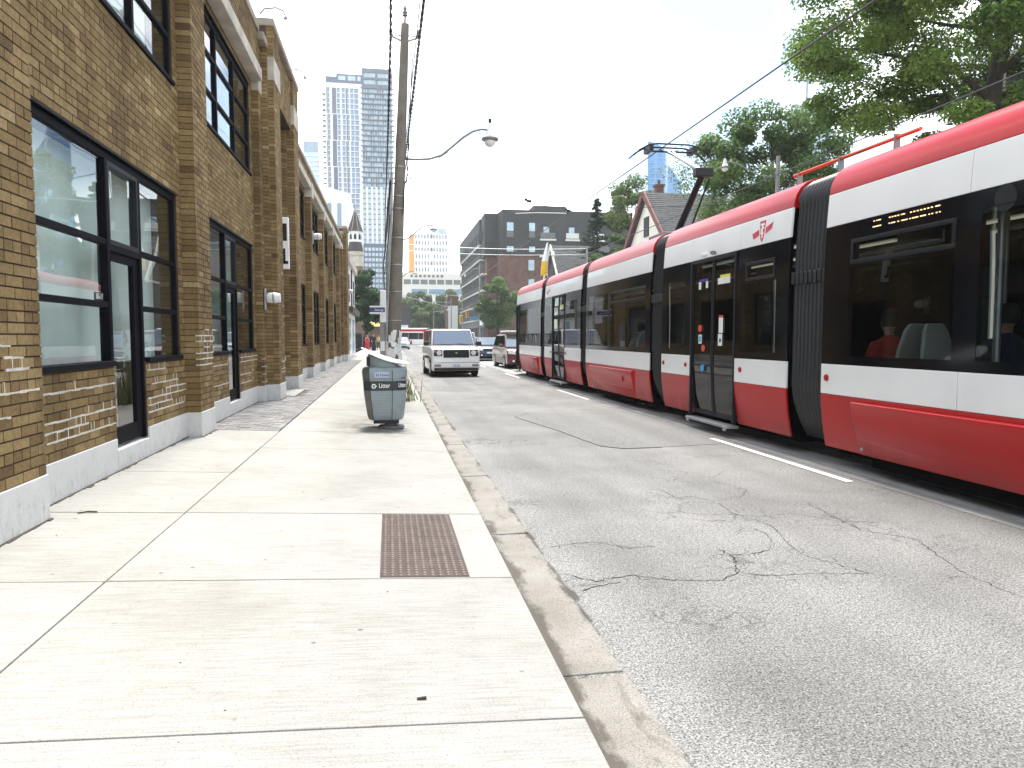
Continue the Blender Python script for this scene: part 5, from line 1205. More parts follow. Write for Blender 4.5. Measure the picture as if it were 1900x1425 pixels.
def tower():
    t = thing('condo_tower', 'tall pale blue and white condo tower with balcony floors behind the leaning pole', 'tower', (-15, 430, 0))
    Y0 = 430; FH = 2.95
    MB().box(-34.1, -13.9, Y0, Y0 + 24, 0, 145.2).build('white_block', mat_towhite, t)
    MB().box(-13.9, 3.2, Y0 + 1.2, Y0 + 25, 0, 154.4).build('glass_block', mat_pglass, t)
    MB().box(-34.1, -28, Y0 + .4, Y0 + 20, 145.2, 148.9).build('roof_house', mat_navy, t); MB().box(-28, -13.9, Y0 + .2, Y0 + 20, 145.3, 150.5).build('roof_house', mat_navy, t)
    for x0, x1 in ((-26.9, -22.8), (-21.5, -17.3), (-16.2, -14.4)): MB().box(x0, x1, Y0 - .1, Y0 + .25, 146.9, 149.3).build('crown_window', mat_pglass, t)
    mb = MB()
    mb.box(-13.9, 3.2, Y0, Y0 + 1.25, 152.2, 154.4).box(-13.9, 3.2, Y0, Y0 + 1.25, 144, 145.6).box(-13.9, 3.2, Y0, Y0 + 1.25, 148.3, 149.4)
    for x in (-13.9, -6.2, 2.2): mb.box(x, x + 1.2, Y0, Y0 + 1.24, 145.6, 148.3).box(x, x + 1.2, Y0, Y0 + 1.24, 149.4, 152.2)
    mb.build('crown_frame', mat_navy, t)
    # left block columns
    def X(p): return -34.1 + (p - 410) / 640 * 20.2
    nv = MB(); gl = MB(); ln = MB()
    z = 142.5; k = 0
    while z > 50:
        sh = .35 * ((k // 5) % 2)
        for a, b, kind in ((430, 445, 'n'), (448, 482, 'g'), (525, 600, 'n'), (612, 662, 'g'), (695, 752, 'g'), (765, 788, 'n'), (790, 820, 'g'), (845, 905, 'g'), (915, 990, 'g')):
            x0, x1 = X(a) + sh, X(b) + sh
            if kind == 'n': (nv.box(x0, x1, Y0 - .12, Y0 + .05, z - FH + (.5 if k % 5 == 4 else 0), z))
            else:
                gl.box(x0, x1, Y0 - .08, Y0 + .05, z - FH + .45, z - .5); ln.box(x0, x1, Y0 - .14, Y0 + .05, z - .5, z - .02)
                ln.box((x0 + x1) / 2 - .1, (x0 + x1) / 2 + .1, Y0 - .12, Y0 - .06, z - FH + .45, z - .5)
        if k % 5 == 4: pass
        MB().box(-36.2, -34.1, Y0 + 2, Y0 + 6, z - FH, z - FH + .35).build('balcony', mat_navy, t)
        z -= FH; k += 1
    stuff(nv.build('navy_strips', mat_navy, t)); stuff(gl.build('window_panes', mat_bglass, t)); stuff(ln.build('window_heads', mat_navy, t))
    # right block balconies
    z = 143.6; gm = MB(); dk = MB(); rs = random.Random(4)
    while z > 88:
        MB().box(-14.6, 4.2, Y0 - .9, Y0 + 1.2, z - .42, z).build('balcony_slab', M('slab_blue', (.07, .11, .19), .5) if z > 143 else bpy.data.materials['slab_blue'], t)
        for i in range(12):
            x = -13.5 + i * 1.38
            c = rs.random(); m = dk if c < .3 else gm
            if c < .75: m.box(x, x + rs.uniform(.5, 1.1), Y0 + 1.05, Y0 + 1.25, z - FH + .3, z - .5)
        z -= FH
    stuff(dk.build('balcony_doors', mat_navy, t)); stuff(gm.build('balcony_glazing', mat_bglass, t))
    wh = MB(); dk2 = MB(); z = 87.5
    for x in (-12.2, -9.3, -6.8, -4.0, -1.2, 1.6): wh.box(x, x + 1.1, Y0 + .6, Y0 + 1.2, 55.5, 88)
    while z > 56:
        dk2.box(-13.9, 3.2, Y0 + .9, Y0 + 1.21, z - .5, z); z -= FH
    stuff(wh.build('white_fins', mat_towhite, t)); stuff(dk2.build('spandrels', mat_navy, t))
    pod = MB().box(-13.9, 3.4, Y0 - 4, Y0 + 1, 0, 55); pod.build('podium', mat_navy, t)
    z = 53
    while z > 25:
        for i in range(8): MB().box(-13.2 + i * 2.05, -11.7 + i * 2.05, Y0 - 4.1, Y0 - 4, z - 2.1, z - .3).build('podium_window', mat_pglass, t)
        z -= 3.0
    return t
tower()
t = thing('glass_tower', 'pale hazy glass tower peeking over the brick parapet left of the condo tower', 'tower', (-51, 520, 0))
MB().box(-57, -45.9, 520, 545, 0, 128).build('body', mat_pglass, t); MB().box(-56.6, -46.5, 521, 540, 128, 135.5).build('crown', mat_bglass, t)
for k in range(22): MB().box(-57.4, -45.3, 519.2, 520, 60 + k * 3.1, 60.6 + k * 3.1).build('balcony_slab', mat_towhite, t)
t = thing('white_block', 'plain white institutional block with two tall narrow windows behind the brick parapet', 'building', (-20, 180, 0))
MB().hexa([(-30, 180, 0), (-9.06, 180, 0), (-9.06, 210, 0), (-30, 210, 0), (-30, 180, 41), (-9.06, 180, 36.1), (-9.06, 210, 36.1), (-30, 210, 41)]).build('wall', mat_towhite, t)
for x0, x1 in ((-14.2, -13.3), (-11.9, -11.0)): MB().box(x0, x1, 179.9, 180.02, 14, 33.6).build('window', mat_bglass, t)
# chapel steeple
t = thing('church_steeple', 'dark slate church steeple with white arcaded belfry above the far trees', 'steeple', (-5.6, 130, 0))
def octr(r, z, a=22.5): return [(-5.6 + r * math.cos(R(a + 45 * k)), 130 + r * math.sin(R(a + 45 * k)), z) for k in range(8)]
MB().loft([octr(1.32, 0), octr(1.32, 13.9)]).build('brick_shaft', M('church_brick', (.22, .15, .1), .9, var=.25, vs=1), t)
MB().loft([octr(1.5, 13.9), octr(1.5, 14.5), octr(1.25, 14.6), octr(1.25, 15.7), octr(1.55, 15.8), octr(1.6, 16.38)]).build('stone_cornice', mat_stone, t)
MB().loft([octr(1.42, 16.4), octr(1.3, 17.2), octr(1.1, 18.1)]).build('lower_roof', mat_slate, t)
MB().loft([octr(1.12, 18.1), octr(1.12, 19.75), octr(1.3, 19.9)]).build('belfry', mat_white, t)
for k in range(8):
    a = R(45 * k); c = Vector((-5.6 + 1.05 * math.cos(a), 130 + 1.05 * math.sin(a), 18.5)); tx = Vector((-math.sin(a), math.cos(a), 0)); nn = Vector((math.cos(a), math.sin(a), 0)) * .04
    pts = [c - tx * .22, c + tx * .22, c + tx * .22 + Vector((0, 0, .7)), c + Vector((0, 0, 1.05)), c - tx * .22 + Vector((0, 0, .7))]
    MB().add([p - nn for p in pts] + [p + nn for p in pts], [(0, 1, 2, 3, 4), (5, 6, 7, 8, 9), (0, 1, 6, 5), (1, 2, 7, 6), (2, 3, 8, 7), (3, 4, 9, 8), (4, 0, 5, 9)]).build('arch_opening', mat_black, t)
MB().loft([octr(1.42, 19.9), octr(.75, 21.8), octr(.08, 23.8)]).build('spire', mat_slate, t)
for k in range(8):
    a, b, c = octr(1.44, 19.9)[k], octr(.77, 21.8)[k], octr(.1, 23.8)[k]; MB().tube([a, b, c], .035, 4).build('spire_rib', mat_stone, t)
MB().tube([(-5.6, 130, 23.7), (-5.6, 130, 24.8)], .05, 5).lathe([(.02, 0), (.14, .1), (.02, .2)], 8, (-5.6, 130, 24.1)).build('finial', mat_slate, t)
t2 = thing('chapel', 'brick chapel body with dark gable roof under the steeple', 'building', (-9, 128, 0))
MB().box(-14, -3.9, 131.4, 145, 0, 10).build('wall', mat_rbrick, t2); MB().prism([(-14.3, 10), (-3.6, 10), (-9, 15.5)], 'y', 131.2, 146).build('roof', mat_slate, t2)
# orange and white block with its long podium
t = thing('panel_tower', 'white slab tower with narrow slit windows and an orange edge beyond the far trees', 'tower', (20, 380, 0))
MB().box(13.1, 30.8, 380, 396, 0, 54.9).build('white_block', mat_towhite, t); MB().box(10.9, 13.1, 379.5, 396, 0, 54.3).build('orange_edge', mat_orange, t); MB().box(23.7, 30.4, 381, 392, 54.9, 58.2).build('roof_house', mat_pglass, t)
rs = random.Random(5)
for r in range(9):
    for c in range(11):
        if c == 5 and r % 2: continue
        x = 13.9 + c * 1.55 + (.2 if r % 2 else 0)
        MB().box(x, x + (.55 if c not in (5,) else 1.0), 379.85, 380, 52.5 - r * 3.4, 54.4 - r * 3.4 + rs.uniform(-.2, .3)).build('window', mat_bal if rs.random() < .7 else mat_bglass, t)
t = thing('long_podium', 'long low cream building with a strip of wide windows above the far trees', 'building', (20, 340, 0))
MB().box(5.5, 34, 340, 370, 0, 31.2).build('wall', M('cream_wall', (.74, .70, .64), .7, var=.05), t)
for i in range(7): MB().box(7 + i * 3.85, 10.2 + i * 3.85, 339.9, 340.02, 26, 28.2).build('window', mat_bal, t)
for i in range(8): MB().box(10 + i * 2, 11.2 + i * 2, 339.9, 340.02, 29.2, 30.4).build('window', mat_bal, t)
for i in range(3): MB().box(10.5 + i * 8, 17.8 + i * 8, 339.9, 340.02, 21.5, 23.8).build('window', mat_bglass, t)
# blue curved glass tower on the right
t = thing('blue_tower', 'curved blue glass tower rising behind the pantograph', 'tower', (102, 262, 0))
n = 14; arcp = [(95.7 + 12.6 * k / n, 260 + 6 * (k / n - .25) ** 2 * 4) for k in range(n + 1)] + [(119, 285), (105.5, 285)]
bt = [(x, y, 0) for x, y in arcp]; tp = [(x, y, 74.2 - (x - 95.7) * .42) for x, y in arcp]
mat_skyglass = M('sky_blue_glass', (.07, .24, .52), .2, var=.25, vs=.25, spec=.7)
MB().loft([bt, tp]).build('glass_skin', mat_skyglass, t, smooth=20)
fb = MB()
for z in np.arange(30, 69, 1.9): fb.tube([(x, y - .05, z) for x, y in arcp[:n + 1]], .12, 4)
stuff(fb.build('floor_lines', M('floor_line', (.25, .45, .7), .4, var=0), t))
MB().tube([(102, 265, 70), (102, 265, 76)], .12, 5).build('mast', mat_grey, t)
t = thing('distant_tower', 'pale distant tower top with crane seen through the big tree', 'tower', (186, 300, 0))
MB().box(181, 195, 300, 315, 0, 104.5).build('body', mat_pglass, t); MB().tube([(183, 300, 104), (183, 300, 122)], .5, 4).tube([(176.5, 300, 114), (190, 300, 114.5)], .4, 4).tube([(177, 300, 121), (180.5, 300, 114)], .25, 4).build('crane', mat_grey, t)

# dark brutalist apartment block
t = thing('apartment_block', 'dark clad and red brick apartment block with rows of recessed balconies', 'apartment building', (28, 150, 0))
MB().box(20.6, 48, 146.5, 192.5, 0, 25.9).build('core', mat_clad, t)
MB().box(21.55, 48, 140.6, 146.5, 0, 17.8).build('brick_wall', mat_rbrick, t); MB().box(19.6, 21.55, 145.4, 150, 0, 17.8).build('brick_wall', mat_rbrick, t)
MB().box(21.9, 48, 140.0, 146.4, 17.8, 26.3).build('dark_cladding', mat_clad, t); MB().box(19.0, 21.6, 144.6, 150, 17.8, 26.2).build('dark_cladding', mat_clad, t)
MB().hexa([(21.5, 145, 17.81), (21.95, 140.2, 17.81), (22.5, 145, 17.81), (22, 146, 17.81), (21.5, 145, 26.25), (21.95, 140.2, 26.25), (22.5, 145, 26.25), (22, 146, 26.25)]).build('angled_return', mat_clad, t)
pan_ = MB()
for i in range(60): pan_.box(22.0 + i * .42, 22.06 + i * .42, 139.96, 140.02, 17.85, 26.25)
stuff(pan_.build('cladding_ribs', mat_clad, t))
MB().box(18.65, 20.6, 150.01, 192.6, 20.6, 25.9).build('dark_cladding', mat_clad, t)
for k in range(12):
    y = 147 + k * 3.7
    if y > 189: break
    MB().box(18.55, 18.7, y, y + 1.5, 21.3, 23.2).build('window', mat_dark_int, t)
for x0, x1 in ((22.75, 24.05), (27.15, 28.3)):
    for z0, z1, m in ((22.2, 23.8, mat_pglass), (21.0, 22.1, mat_bal), (19.3, 20.9, mat_dark_int), (18.2, 19.25, mat_pglass)):
        MB().box(x0, x1, 139.85, 140.0, z0, z1).build('window', m, t)
    for z0 in (14.7, 11.0, 7.4):
        if x0 > 26: MB().box(x0, x1, 140.5, 140.6, z0, z0 + 2.0).build('window', mat_pglass, t)
for x0, x1 in ((29.4, 32.4), (34.5, 37.2), (39.5, 42.3)):
    MB().box(x0, x1, 139.9, 140.0, 20.9, 23.7).build('balcony_recess', mat_dark_int, t); MB().box(x0 + .05, x1 - .05, 139.8, 139.9, 20.95, 22.0).build('balcony_front', mat_bal if x0 < 34 else mat_slabw, t)
    MB().box(x0 + .6, x0 + 1.7, 139.84, 139.9, 22.0, 23.1).build('window', mat_pglass, t); MB().box(x0 - .1, x1 + .1, 139.6, 140, 20.45, 20.8).build('balcony_slab', mat_slabw, t)
    MB().box(x0, x1, 139.9, 140.0, 17.9, 20.4).build('balcony_recess', mat_dark_int, t); MB().box(x0 - .1, x1 + .1, 139.6, 140.6, 17.2, 17.6).build('balcony_slab', mat_slabw, t)
MB().box(30, 37, 150, 160, 26, 29).build('penthouse', mat_clad, t)
zf = [5.05, 7.9, 10.9, 14.2, 17.4, 20.45]
for z in zf: MB().box(18.6, 20.6, 145.6 if z < 17 else 150.02, 192.4, z, z + .28).build('floor_slab', mat_slabw, t)
for i, (za, zb) in enumerate(zip(zf[:-1], zf[1:])):
    for k in range(13):
        y = 150.5 + k * 3.45
        if y > 191: break
        MB().box(18.72, 20.6, y, y + .22, za + .28, zb).build('party_wall', mat_bal, t)
        MB().box(18.68, 18.78, y + .22, min(192.3, y + 3.45), za + .28, za + 1.35).build('balcony_front', mat_clad, t)
MB().box(18.9, 20.6, 145.6, 192.4, 3.6, 5.04).build('ground_beam', mat_bal, t)
for k in range(7): MB().box(18.8, 19.3, 147 + k * 7, 147.6 + k * 7, 0, 3.6).build('pillar', mat_bal, t)
MB().box(20.61, 21, 150, 192, .1, 3.6).build('shopfront', mat_dark_int, t)
t = thing('brick_corner', 'small white and red brick building end left of the apartment block', 'building', (16.8, 195, 0))
MB().box(15.6, 18.4, 195, 205, 0, 12.5).build('wall', mat_rbrick, t); MB().box(15.7, 18.3, 194.9, 195, 3, 10).build('white_front', mat_white, t)

# ---------- houses across the street
mat_shingle = M('shingle', (.075, .075, .078), .9, var=.3, vs=2.5, fine=.25, fs=14, bump=.5, bs=14); mat_cream = M('cream_stucco', (.70, .66, .58), .85, var=.08, vs=.6); mat_trim = M('red_trim', (.15, .03, .022), .6, var=.2)
def gable_house(label, x0, x1, yr, zr, half, ze, trim, wallm, chimney=False):
    t = thing('gabled_house', label, 'house', ((x0 + x1) / 2, yr, .1), 'gabled houses across the street')
    MB().prism([(yr - half + .35, .1), (yr + half - .35, .1), (yr + half - .35, ze), (yr, zr - .35), (yr - half + .35, ze)], 'x', x0 + .3, x1).build('wall', wallm, t)
    dz = (zr - ze) / half
    for s_ in (-1, 1):
        ye, ze_ = yr + s_ * (half + .3), zr - (half + .3) * dz
        p = [(x0, yr, zr - .16), (x1 + .3, yr, zr - .16), (x1 + .3, ye, ze_ - .16), (x0, ye, ze_ - .16), (x0, yr, zr), (x1 + .3, yr, zr), (x1 + .3, ye, ze_), (x0, ye, ze_)]
        rf = MB().hexa(p).build('roof', mat_shingle, t)
        # shingle courses, each a thin lapped strip
        L = math.hypot(half + .3, zr - ze_); n = int(L / .28); sc = MB(); rr = random.Random(6)
        for k in range(n):
            a, b = k / n, min(1, (k + 1.15) / n); x = x0
            while x < x1 + .3:
                w = rr.uniform(.5, 1.1); xe = min(x + w, x1 + .3); h = .018 + rr.uniform(0, .012)
                q0, q1 = yr + (ye - yr) * a, yr + (ye - yr) * b; z0, z1 = zr + (ze_ - zr) * a, zr + (ze_ - zr) * b
                sc.add([(x, q0, z0 + .004), (xe - .02, q0, z0 + .004), (xe - .02, q1, z1 + h + .01), (x, q1, z1 + h + .01), (x, q1, z1), (xe - .02, q1, z1)], [(0, 1, 2, 3), (3, 2, 5, 4)]); x = xe
        stuff(sc.build('shingles', mat_shingle, t))
        d = Vector((0, ye - yr, ze_ - zr))
        MB().bar((x0 - .06, yr, zr - .05), (x0 - .06, ye, ze_ - .05), .12, .42).build('bargeboard', trim, t)
    MB().box(x0 + .22, x0 + .3, yr - .5, yr + .5, zr - 3.4, zr - 1.9).build('gable_window', mat_dark_int, t)
    MB().box(x0 + .18, x0 + .3, yr - half + .4, yr + half - .4, ze - .3, ze - .1).build('string_course', trim, t)
    for q in (-.5, .5):
        for z in (1.2, 4.6): MB().box(x0 + .22, x0 + .3, yr + q * half - .5, yr + q * half + .5, z, z + 1.7).build('window', mat_dark_int, t)
    if chimney:
        MB().box(20.7, 21.3, yr + .4, yr + .95, zr - 1.2, zr + .75).box(20.62, 21.38, yr + .32, yr + 1.03, zr + .6, zr + .75).lathe([(.1, .75), (.12, 1.1), (.09, 1.1)], 10, (21.0, yr + .68, zr)).build('chimney', mat_rbrick, t)
    return t
gable_house('cream gabled house with dark red bargeboards and grey shingle roof behind the pantograph', 19.5, 27.2, 54.15, 12.8, 5.0, 8.3, mat_trim, mat_cream, True)
gable_house('smaller dark roofed house with cream gable edge beside the flag', 19.5, 26.5, 86.7, 12.75, 4.6, 7.9, mat_cream, M('dark_brick', (.06, .055, .052), .9, var=.2), False)
t = thing('glazed_house', 'low house with a white framed glass roof lantern behind the streetcar', 'house', (22, 40, .1))
MB().box(19.6, 27, 36.5, 44, .1, 8.6).build('wall', mat_rbrick, t); MB().box(19.4, 27.2, 36.3, 44.2, 8.6, 8.8).build('roof', mat_shingle, t)
for y0, y1 in ((37.6, 42.4),):
    MB().hexa([(19.7, y0, 8.8), (23.2, y0, 8.8), (23.2, y1, 8.8), (19.7, y1, 8.8), (20.6, y0 + .9, 10.4), (22.6, y0 + .9, 10.4), (22.6, y1 - .9, 10.4), (20.6, y1 - .9, 10.4)]).build('glass_lantern', glass('lantern_glass', (.8, .85, .88), 1.6), t)
    fr = MB()
    for a, b in (((19.7, y0), (20.6, y0 + .9)), ((23.2, y0), (22.6, y0 + .9)), ((19.7, y1), (20.6, y1 - .9)), ((23.2, y1), (22.6, y1 - .9)), ((19.7, (y0+y1)/2), (20.6, (y0+y1)/2))): fr.bar((a[0], a[1], 8.8), (b[0], b[1], 10.4), .08, .08)
    fr.bar((20.6, y0 + .9, 10.4), (20.6, y1 - .9, 10.4), .08, .08).bar((22.6, y0 + .9, 10.4), (22.6, y1 - .9, 10.4), .08, .08).bar((20.6, y0 + .9, 10.4), (22.6, y0 + .9, 10.4), .08, .08)
    fr.build('lantern_frame', mat_white, t)
t = thing('siding_house', 'pale sided house with a dark window behind the big tree', 'house', (25, 25, .1))
MB().box(23.5, 32, 19, 26, .1, 12.5).build('wall', mat_cream, t)
for i in range(40): MB().box(23.46, 23.5, 19, 26, .4 + i * .3, .62 + i * .3).build('siding_board', mat_cream, t)
MB().box(23.4, 23.46, 23.6, 24.8, 9.6, 11.6).build('window', mat_dark_int, t)
t = thing('yellow_white_flag', 'tall white and yellow feather flag standing beyond the streetcar roof', 'flag', (13.3, 60, .1))
MB().tube([(13.25, 60, .1), (13.25, 60, 9.6)], .03, 6).build('flag_pole', mat_steel, t)
def flag(nm, z0, z1, w0, w1, m):
    mb = MB(); rings = []
    for i in range(9):
        k = i / 8; z = z0 + (z1 - z0) * k; w = w0 + (w1 - w0) * k
        rings.append([(13.22 - w * q, 60 + .06 * math.sin(q * 5 + z), z) for q in np.linspace(0, 1, 6)] + [(13.22 - w * q, 60.01 + .06 * math.sin(q * 5 + z), z) for q in np.linspace(1, 0, 6)])
    mb.loft(rings).build(nm, m, t, smooth=50)
flag('yellow_cloth', 6.8, 8.0, .62, .5, mat_yellow); flag('white_cloth', 8.0, 9.55, .5, .06, mat_white)

# ---------- left far side, beyond the brick building
t = thing('white_townhouse', 'narrow white two-storey house with dark bracketed cornice past the brick building', 'house', (-6, 53, .1))
MB().box(-12, -2.62, 47.2, 58, .1, 6.4).build('wall', mat_white, t); MB().box(-12.2, -2.4, 47, 58.2, 6.4, 6.9).build('cornice', mat_stone, t)
MB().box(-2.62, -2.25, 47.4, 58, 3.25, 3.6).build('shop_cornice', M('brown_cornice', (.07, .05, .04), .7), t); MB().tube([(-2.55, 52, 6.3), (-2.55, 52, 3.7)], .05, 6).build('downpipe', mat_black, t)
for y in (49, 52.6, 55.5): MB().box(-2.63, -2.58, y, y + 1.1, 4.0, 5.8).build('window', mat_dark_int, t)
for y in (48.6, 53.5): MB().box(-2.63, -2.56, y, y + 2.2, .5, 2.9).build('shop_window', mat_pglass, t)
t = thing('brown_shed', 'low brown timber fronted shop with yellow awning behind the crowd', 'shop', (-3, 100, .1))
MB().box(-8, -1.0, 100, 108, .1, 3.6).build('wall', M('brown_boards', (.17, .12, .09), .85, var=.2, vs=1.5), t); MB().hexa([(-3, 98.6, 3.0), (-.9, 98.6, 3.0), (-.9, 100, 3.3), (-3, 100, 3.3), (-3, 98.6, 3.1), (-.9, 98.6, 3.1), (-.9, 100, 3.7), (-3, 100, 3.7)]).build('awning', mat_yellow, t)
fn = thing('iron_fence', 'black iron railing beside the far sidewalk crowd', 'fence', (-2.9, 70, .2))
for i in range(44): MB().box(-3.0, -2.96, 60 + i * .5, 60.06 + i * .5, .2, 2.0).build('picket', mat_black, fn)
for z in (.45, 1.85): MB().box(-3.02, -2.94, 60, 82, z, z + .06).build('fence_rail', mat_black, fn)
t = thing('dark_house', 'dark grey house with white porch at the far end of the street', 'house', (3.6, 178, 0))
MB().box(2.2, 5.2, 178, 186, 0, 8.4).build('wall', M('dark_siding', (.06, .065, .07), .8, var=.15), t); MB().prism([(2.0, 8.4), (5.4, 8.4), (3.7, 10.6)], 'y', 177.7, 186).build('roof', mat_slate, t)
MB().box(2.3, 4.6, 177.6, 178, 1, 4.5).build('porch', mat_white, t)

# ================================================================== TREES
def leaf_mesh(name, pts, nrm, size, tones, mat, parent, aspect=.55):
    n = len(pts); a = RNG.normal(size=(n, 3)); a -= nrm * np.sum(a * nrm, axis=1, keepdims=True); a /= np.linalg.norm(a, axis=1, keepdims=True) + 1e-9
    b = np.cross(nrm, a); s = size * RNG.uniform(.6, 1.3, (n, 1))
    v = np.stack([pts - a * s, pts - b * s * aspect + a * s * .1, pts + a * s, pts + b * s * aspect + a * s * .1], axis=1).reshape(-1, 3)
    v = v - np.array(top(parent).location)
    me = bpy.data.meshes.new(name); me.vertices.add(4 * n); me.vertices.foreach_set('co', v.ravel())
    me.loops.add(4 * n); me.loops.foreach_set('vertex_index', np.arange(4 * n, dtype=np.int32)); me.polygons.add(n)
    me.polygons.foreach_set('loop_start', np.arange(0, 4 * n, 4, dtype=np.int32)); me.polygons.foreach_set('loop_total', np.full(n, 4, dtype=np.int32))
    me.update(); at = me.attributes.new('tone', 'FLOAT', 'FACE'); at.data.foreach_set('value', tones.astype(np.float32))
    me.materials.append(mat); o = bpy.data.objects.new(name, me); COL.objects.link(o); o.parent = parent; return o
def tree(name, label, base, H, crown, nclump, leaves, size, mat, flat=.7, trunk_r=.22, group=None, clump_r=(.16, .3), fork=.35, droop=0.0, seed=1, up=.55, gap=1.0):
    """crown = (cx, cy, cz, rx, ry, rz) in world space; clumps spread through it, a limb to each clump"""
    global RNG
    rg = np.random.default_rng(seed); rd = random.Random(seed)
    t = thing(name, label, 'tree', base, group)
    bx, by, bz = base; cx, cy, cz, rx, ry, rz = crown
    tr = MB(); topz = cz + rz * .55
    P_ = [Vector((bx, by, bz)).lerp(Vector((cx, cy, topz)), k) + Vector((rd.uniform(-.12, .12), rd.uniform(-.12, .12), 0)) * (k > 0) for k in (0, .2, .4, .6, .8, 1)]
    tr.tube(P_, [trunk_r * 1.25, trunk_r, trunk_r * .85, trunk_r * .65, trunk_r * .4, trunk_r * .15], 9)
    cl = []
    tries = 0
    while len(cl) < nclump and tries < nclump * 40:
        tries += 1
        u = rg.normal(size=3); u /= np.linalg.norm(u); q = rg.uniform(.25, 1) ** .5
        c = np.array([cx + u[0] * rx * q, cy + u[1] * ry * q, cz + u[2] * rz * q])
        if c[2] < cz - rz * .95: continue
        cl.append((c, rg.uniform(*clump_r) * max(rx, rz)))
    # a few main limbs; every other clump hangs on the nearest of them
    prim = []; cand = list(cl); rd.shuffle(cand); npr = max(5, min(14, nclump // 9))
    for c, r in cand:
        if len(prim) >= npr: break
        if all(np.linalg.norm(c - p[0]) > max(rx, rz) * .55 for p in prim): prim.append((c, r))
    nodes = []
    for c, r in prim:
        k = min(.9, max(fork, (c[2] - bz - rx * .45) / (topz - bz))); s = Vector((bx, by, bz)).lerp(Vector((cx, cy, topz)), k); e = Vector(c)
        m = s.lerp(e, .5) + Vector((rd.uniform(-.3, .3), rd.uniform(-.3, .3), rd.uniform(.0, .5) - droop)) * rx * .2
        r0 = trunk_r * (.5 - .3 * k); pl = [s, s.lerp(m, .5) + Vector((0, 0, .06 * rx)), m, m.lerp(e, .5) + Vector((rd.uniform(-.1, .1), rd.uniform(-.1, .1), rd.uniform(-.1, .1))) * rx * .3, e]
        tr.tube(pl, [r0, r0 * .8, r0 * .55, r0 * .35, r0 * .12], 7)
        for q in range(1, 5):
            for f in (0, .5): nodes.append((pl[q - 1].lerp(pl[q], f), r0 * (.8 - .15 * q)))
    for q in (.5, .65, .8, .95): nodes.append((Vector((bx, by, bz)).lerp(Vector((cx, cy, topz)), q), trunk_r * .25))
    for c, r in cl:
        e = Vector(c); s, r0 = min(nodes, key=lambda n_: (n_[0] - e).length + (1.5 if n_[0].z > e.z + .5 else 0)); r0 = min(r0 * .55, .05 + .0 * r)
        m = s.lerp(e, .55) + Vector((rd.uniform(-.2, .2), rd.uniform(-.2, .2), rd.uniform(-.05, .3))) * (e - s).length * .4
        tr.tube([s, m, e], [r0, r0 * .6, .008], 5, caps=False)
        for _ in range(5):
            a = m.lerp(e, rd.uniform(.1, 1)); tr.tube([a, a + Vector((rd.uniform(-1, 1), rd.uniform(-1, 1), rd.uniform(-.5, .5) * flat)) * r], [max(.006, r0 * .25), .004], 3, caps=False)
    tr.build('trunk', mat_bark, t, smooth=60)
    per = leaves // max(1, len(cl)); pts = []; nr = []; tn = []
    for c, r in cl:
        u = rg.normal(size=(per, 3)); u /= np.linalg.norm(u, axis=1, keepdims=True); q = rg.uniform(.1, 1, (per, 1)) ** .5
        d = u * q * r * gap; d[:, 2] *= flat; p = c + d; p[:, 2] -= droop * r * (q[:, 0] ** 2)
        n_ = u * .7 + rg.normal(size=(per, 3)) * .7; n_[:, 2] += up; n_ /= np.linalg.norm(n_, axis=1, keepdims=True)
        base_t = rg.uniform(.25, .9)
        pts.append(p); nr.append(n_); tn.append(np.clip(base_t + rg.normal(size=per) * .18, 0, 1))
    leaf_mesh('crown', np.concatenate(pts), np.concatenate(nr), size, np.concatenate(tn), mat, t)
    return t
# big honey locust at upper right: layered horizontal sprays
tree('locust_tree', 'large feathery honey locust tree spreading over the streetcar at upper right', (17.0, 19.4, .1), 16, (19.0, 19.8, 12.1, 6.3, 6.0, 5.6), 180, 165000, .070, leaf_locust, flat=.42, trunk_r=.34, clump_r=(.10, .20), fork=.38, droop=.12, seed=11, up=1.0)
tree('street_tree', 'pale green leafy tree behind the streetcar below the big locust', (20.6, 36.0, .1), 13, (20.0, 36.0, 10.4, 3.9, 3.6, 3.3), 60, 40000, .10, leaf_mid, flat=.7, trunk_r=.25, seed=12)
tree('sparse_tree', 'thin sparse leaved tree right of the pantograph', (21.8, 46.5, .1), 15, (21.6, 46.5, 12.4, 2.7, 2.7, 3.0), 50, 5200, .085, leaf_pale, flat=.8, trunk_r=.16, seed=13, clump_r=(.2, .36))
tree('street_tree', 'rounded pale green tree beside the red trimmed gable', (25.8, 75, .1), 18, (25.8, 75, 13.6, 3.6, 3.4, 4.7), 40, 20000, .17, leaf_pale, seed=14)
tree('street_tree', 'bright green low tree in front of the dark spruce', (22.3, 68, .1), 11.5, (22.2, 68, 8.4, 2.9, 2.9, 3.0), 34, 16000, .14, leaf_mid, seed=15)
tree('street_tree', 'fresh green tree before the brick side of the apartment block', (17.3, 115, .1), 11.5, (17.2, 115, 6.9, 3.3, 3.0, 4.6), 40, 18000, .19, leaf_mid, seed=16)
tree('street_tree', 'dense dark green tree over the crowd past the brick building', (-2.7, 86, .1), 9.8, (-2.7, 86, 6.0, 2.35, 2.6, 3.6), 44, 22000, .15, leaf_dark, seed=17)
fp = [(4.6, 232, 14.5, 4.6), (9.2, 226, 16.0, 4.8), (14.0, 236, 14.6, 4.4), (18.6, 228, 15.6, 4.8), (22.8, 238, 13.8, 4.4), (6.8, 214, 11.0, 3.8), (12.0, 212, 11.5, 4.0), (17.2, 213, 10.6, 3.6), (1.2, 240, 13.5, 4.2)]
fl_ = ['leftmost', 'second', 'third', 'fourth', 'fifth', 'front left', 'front middle', 'front right', 'farthest left']
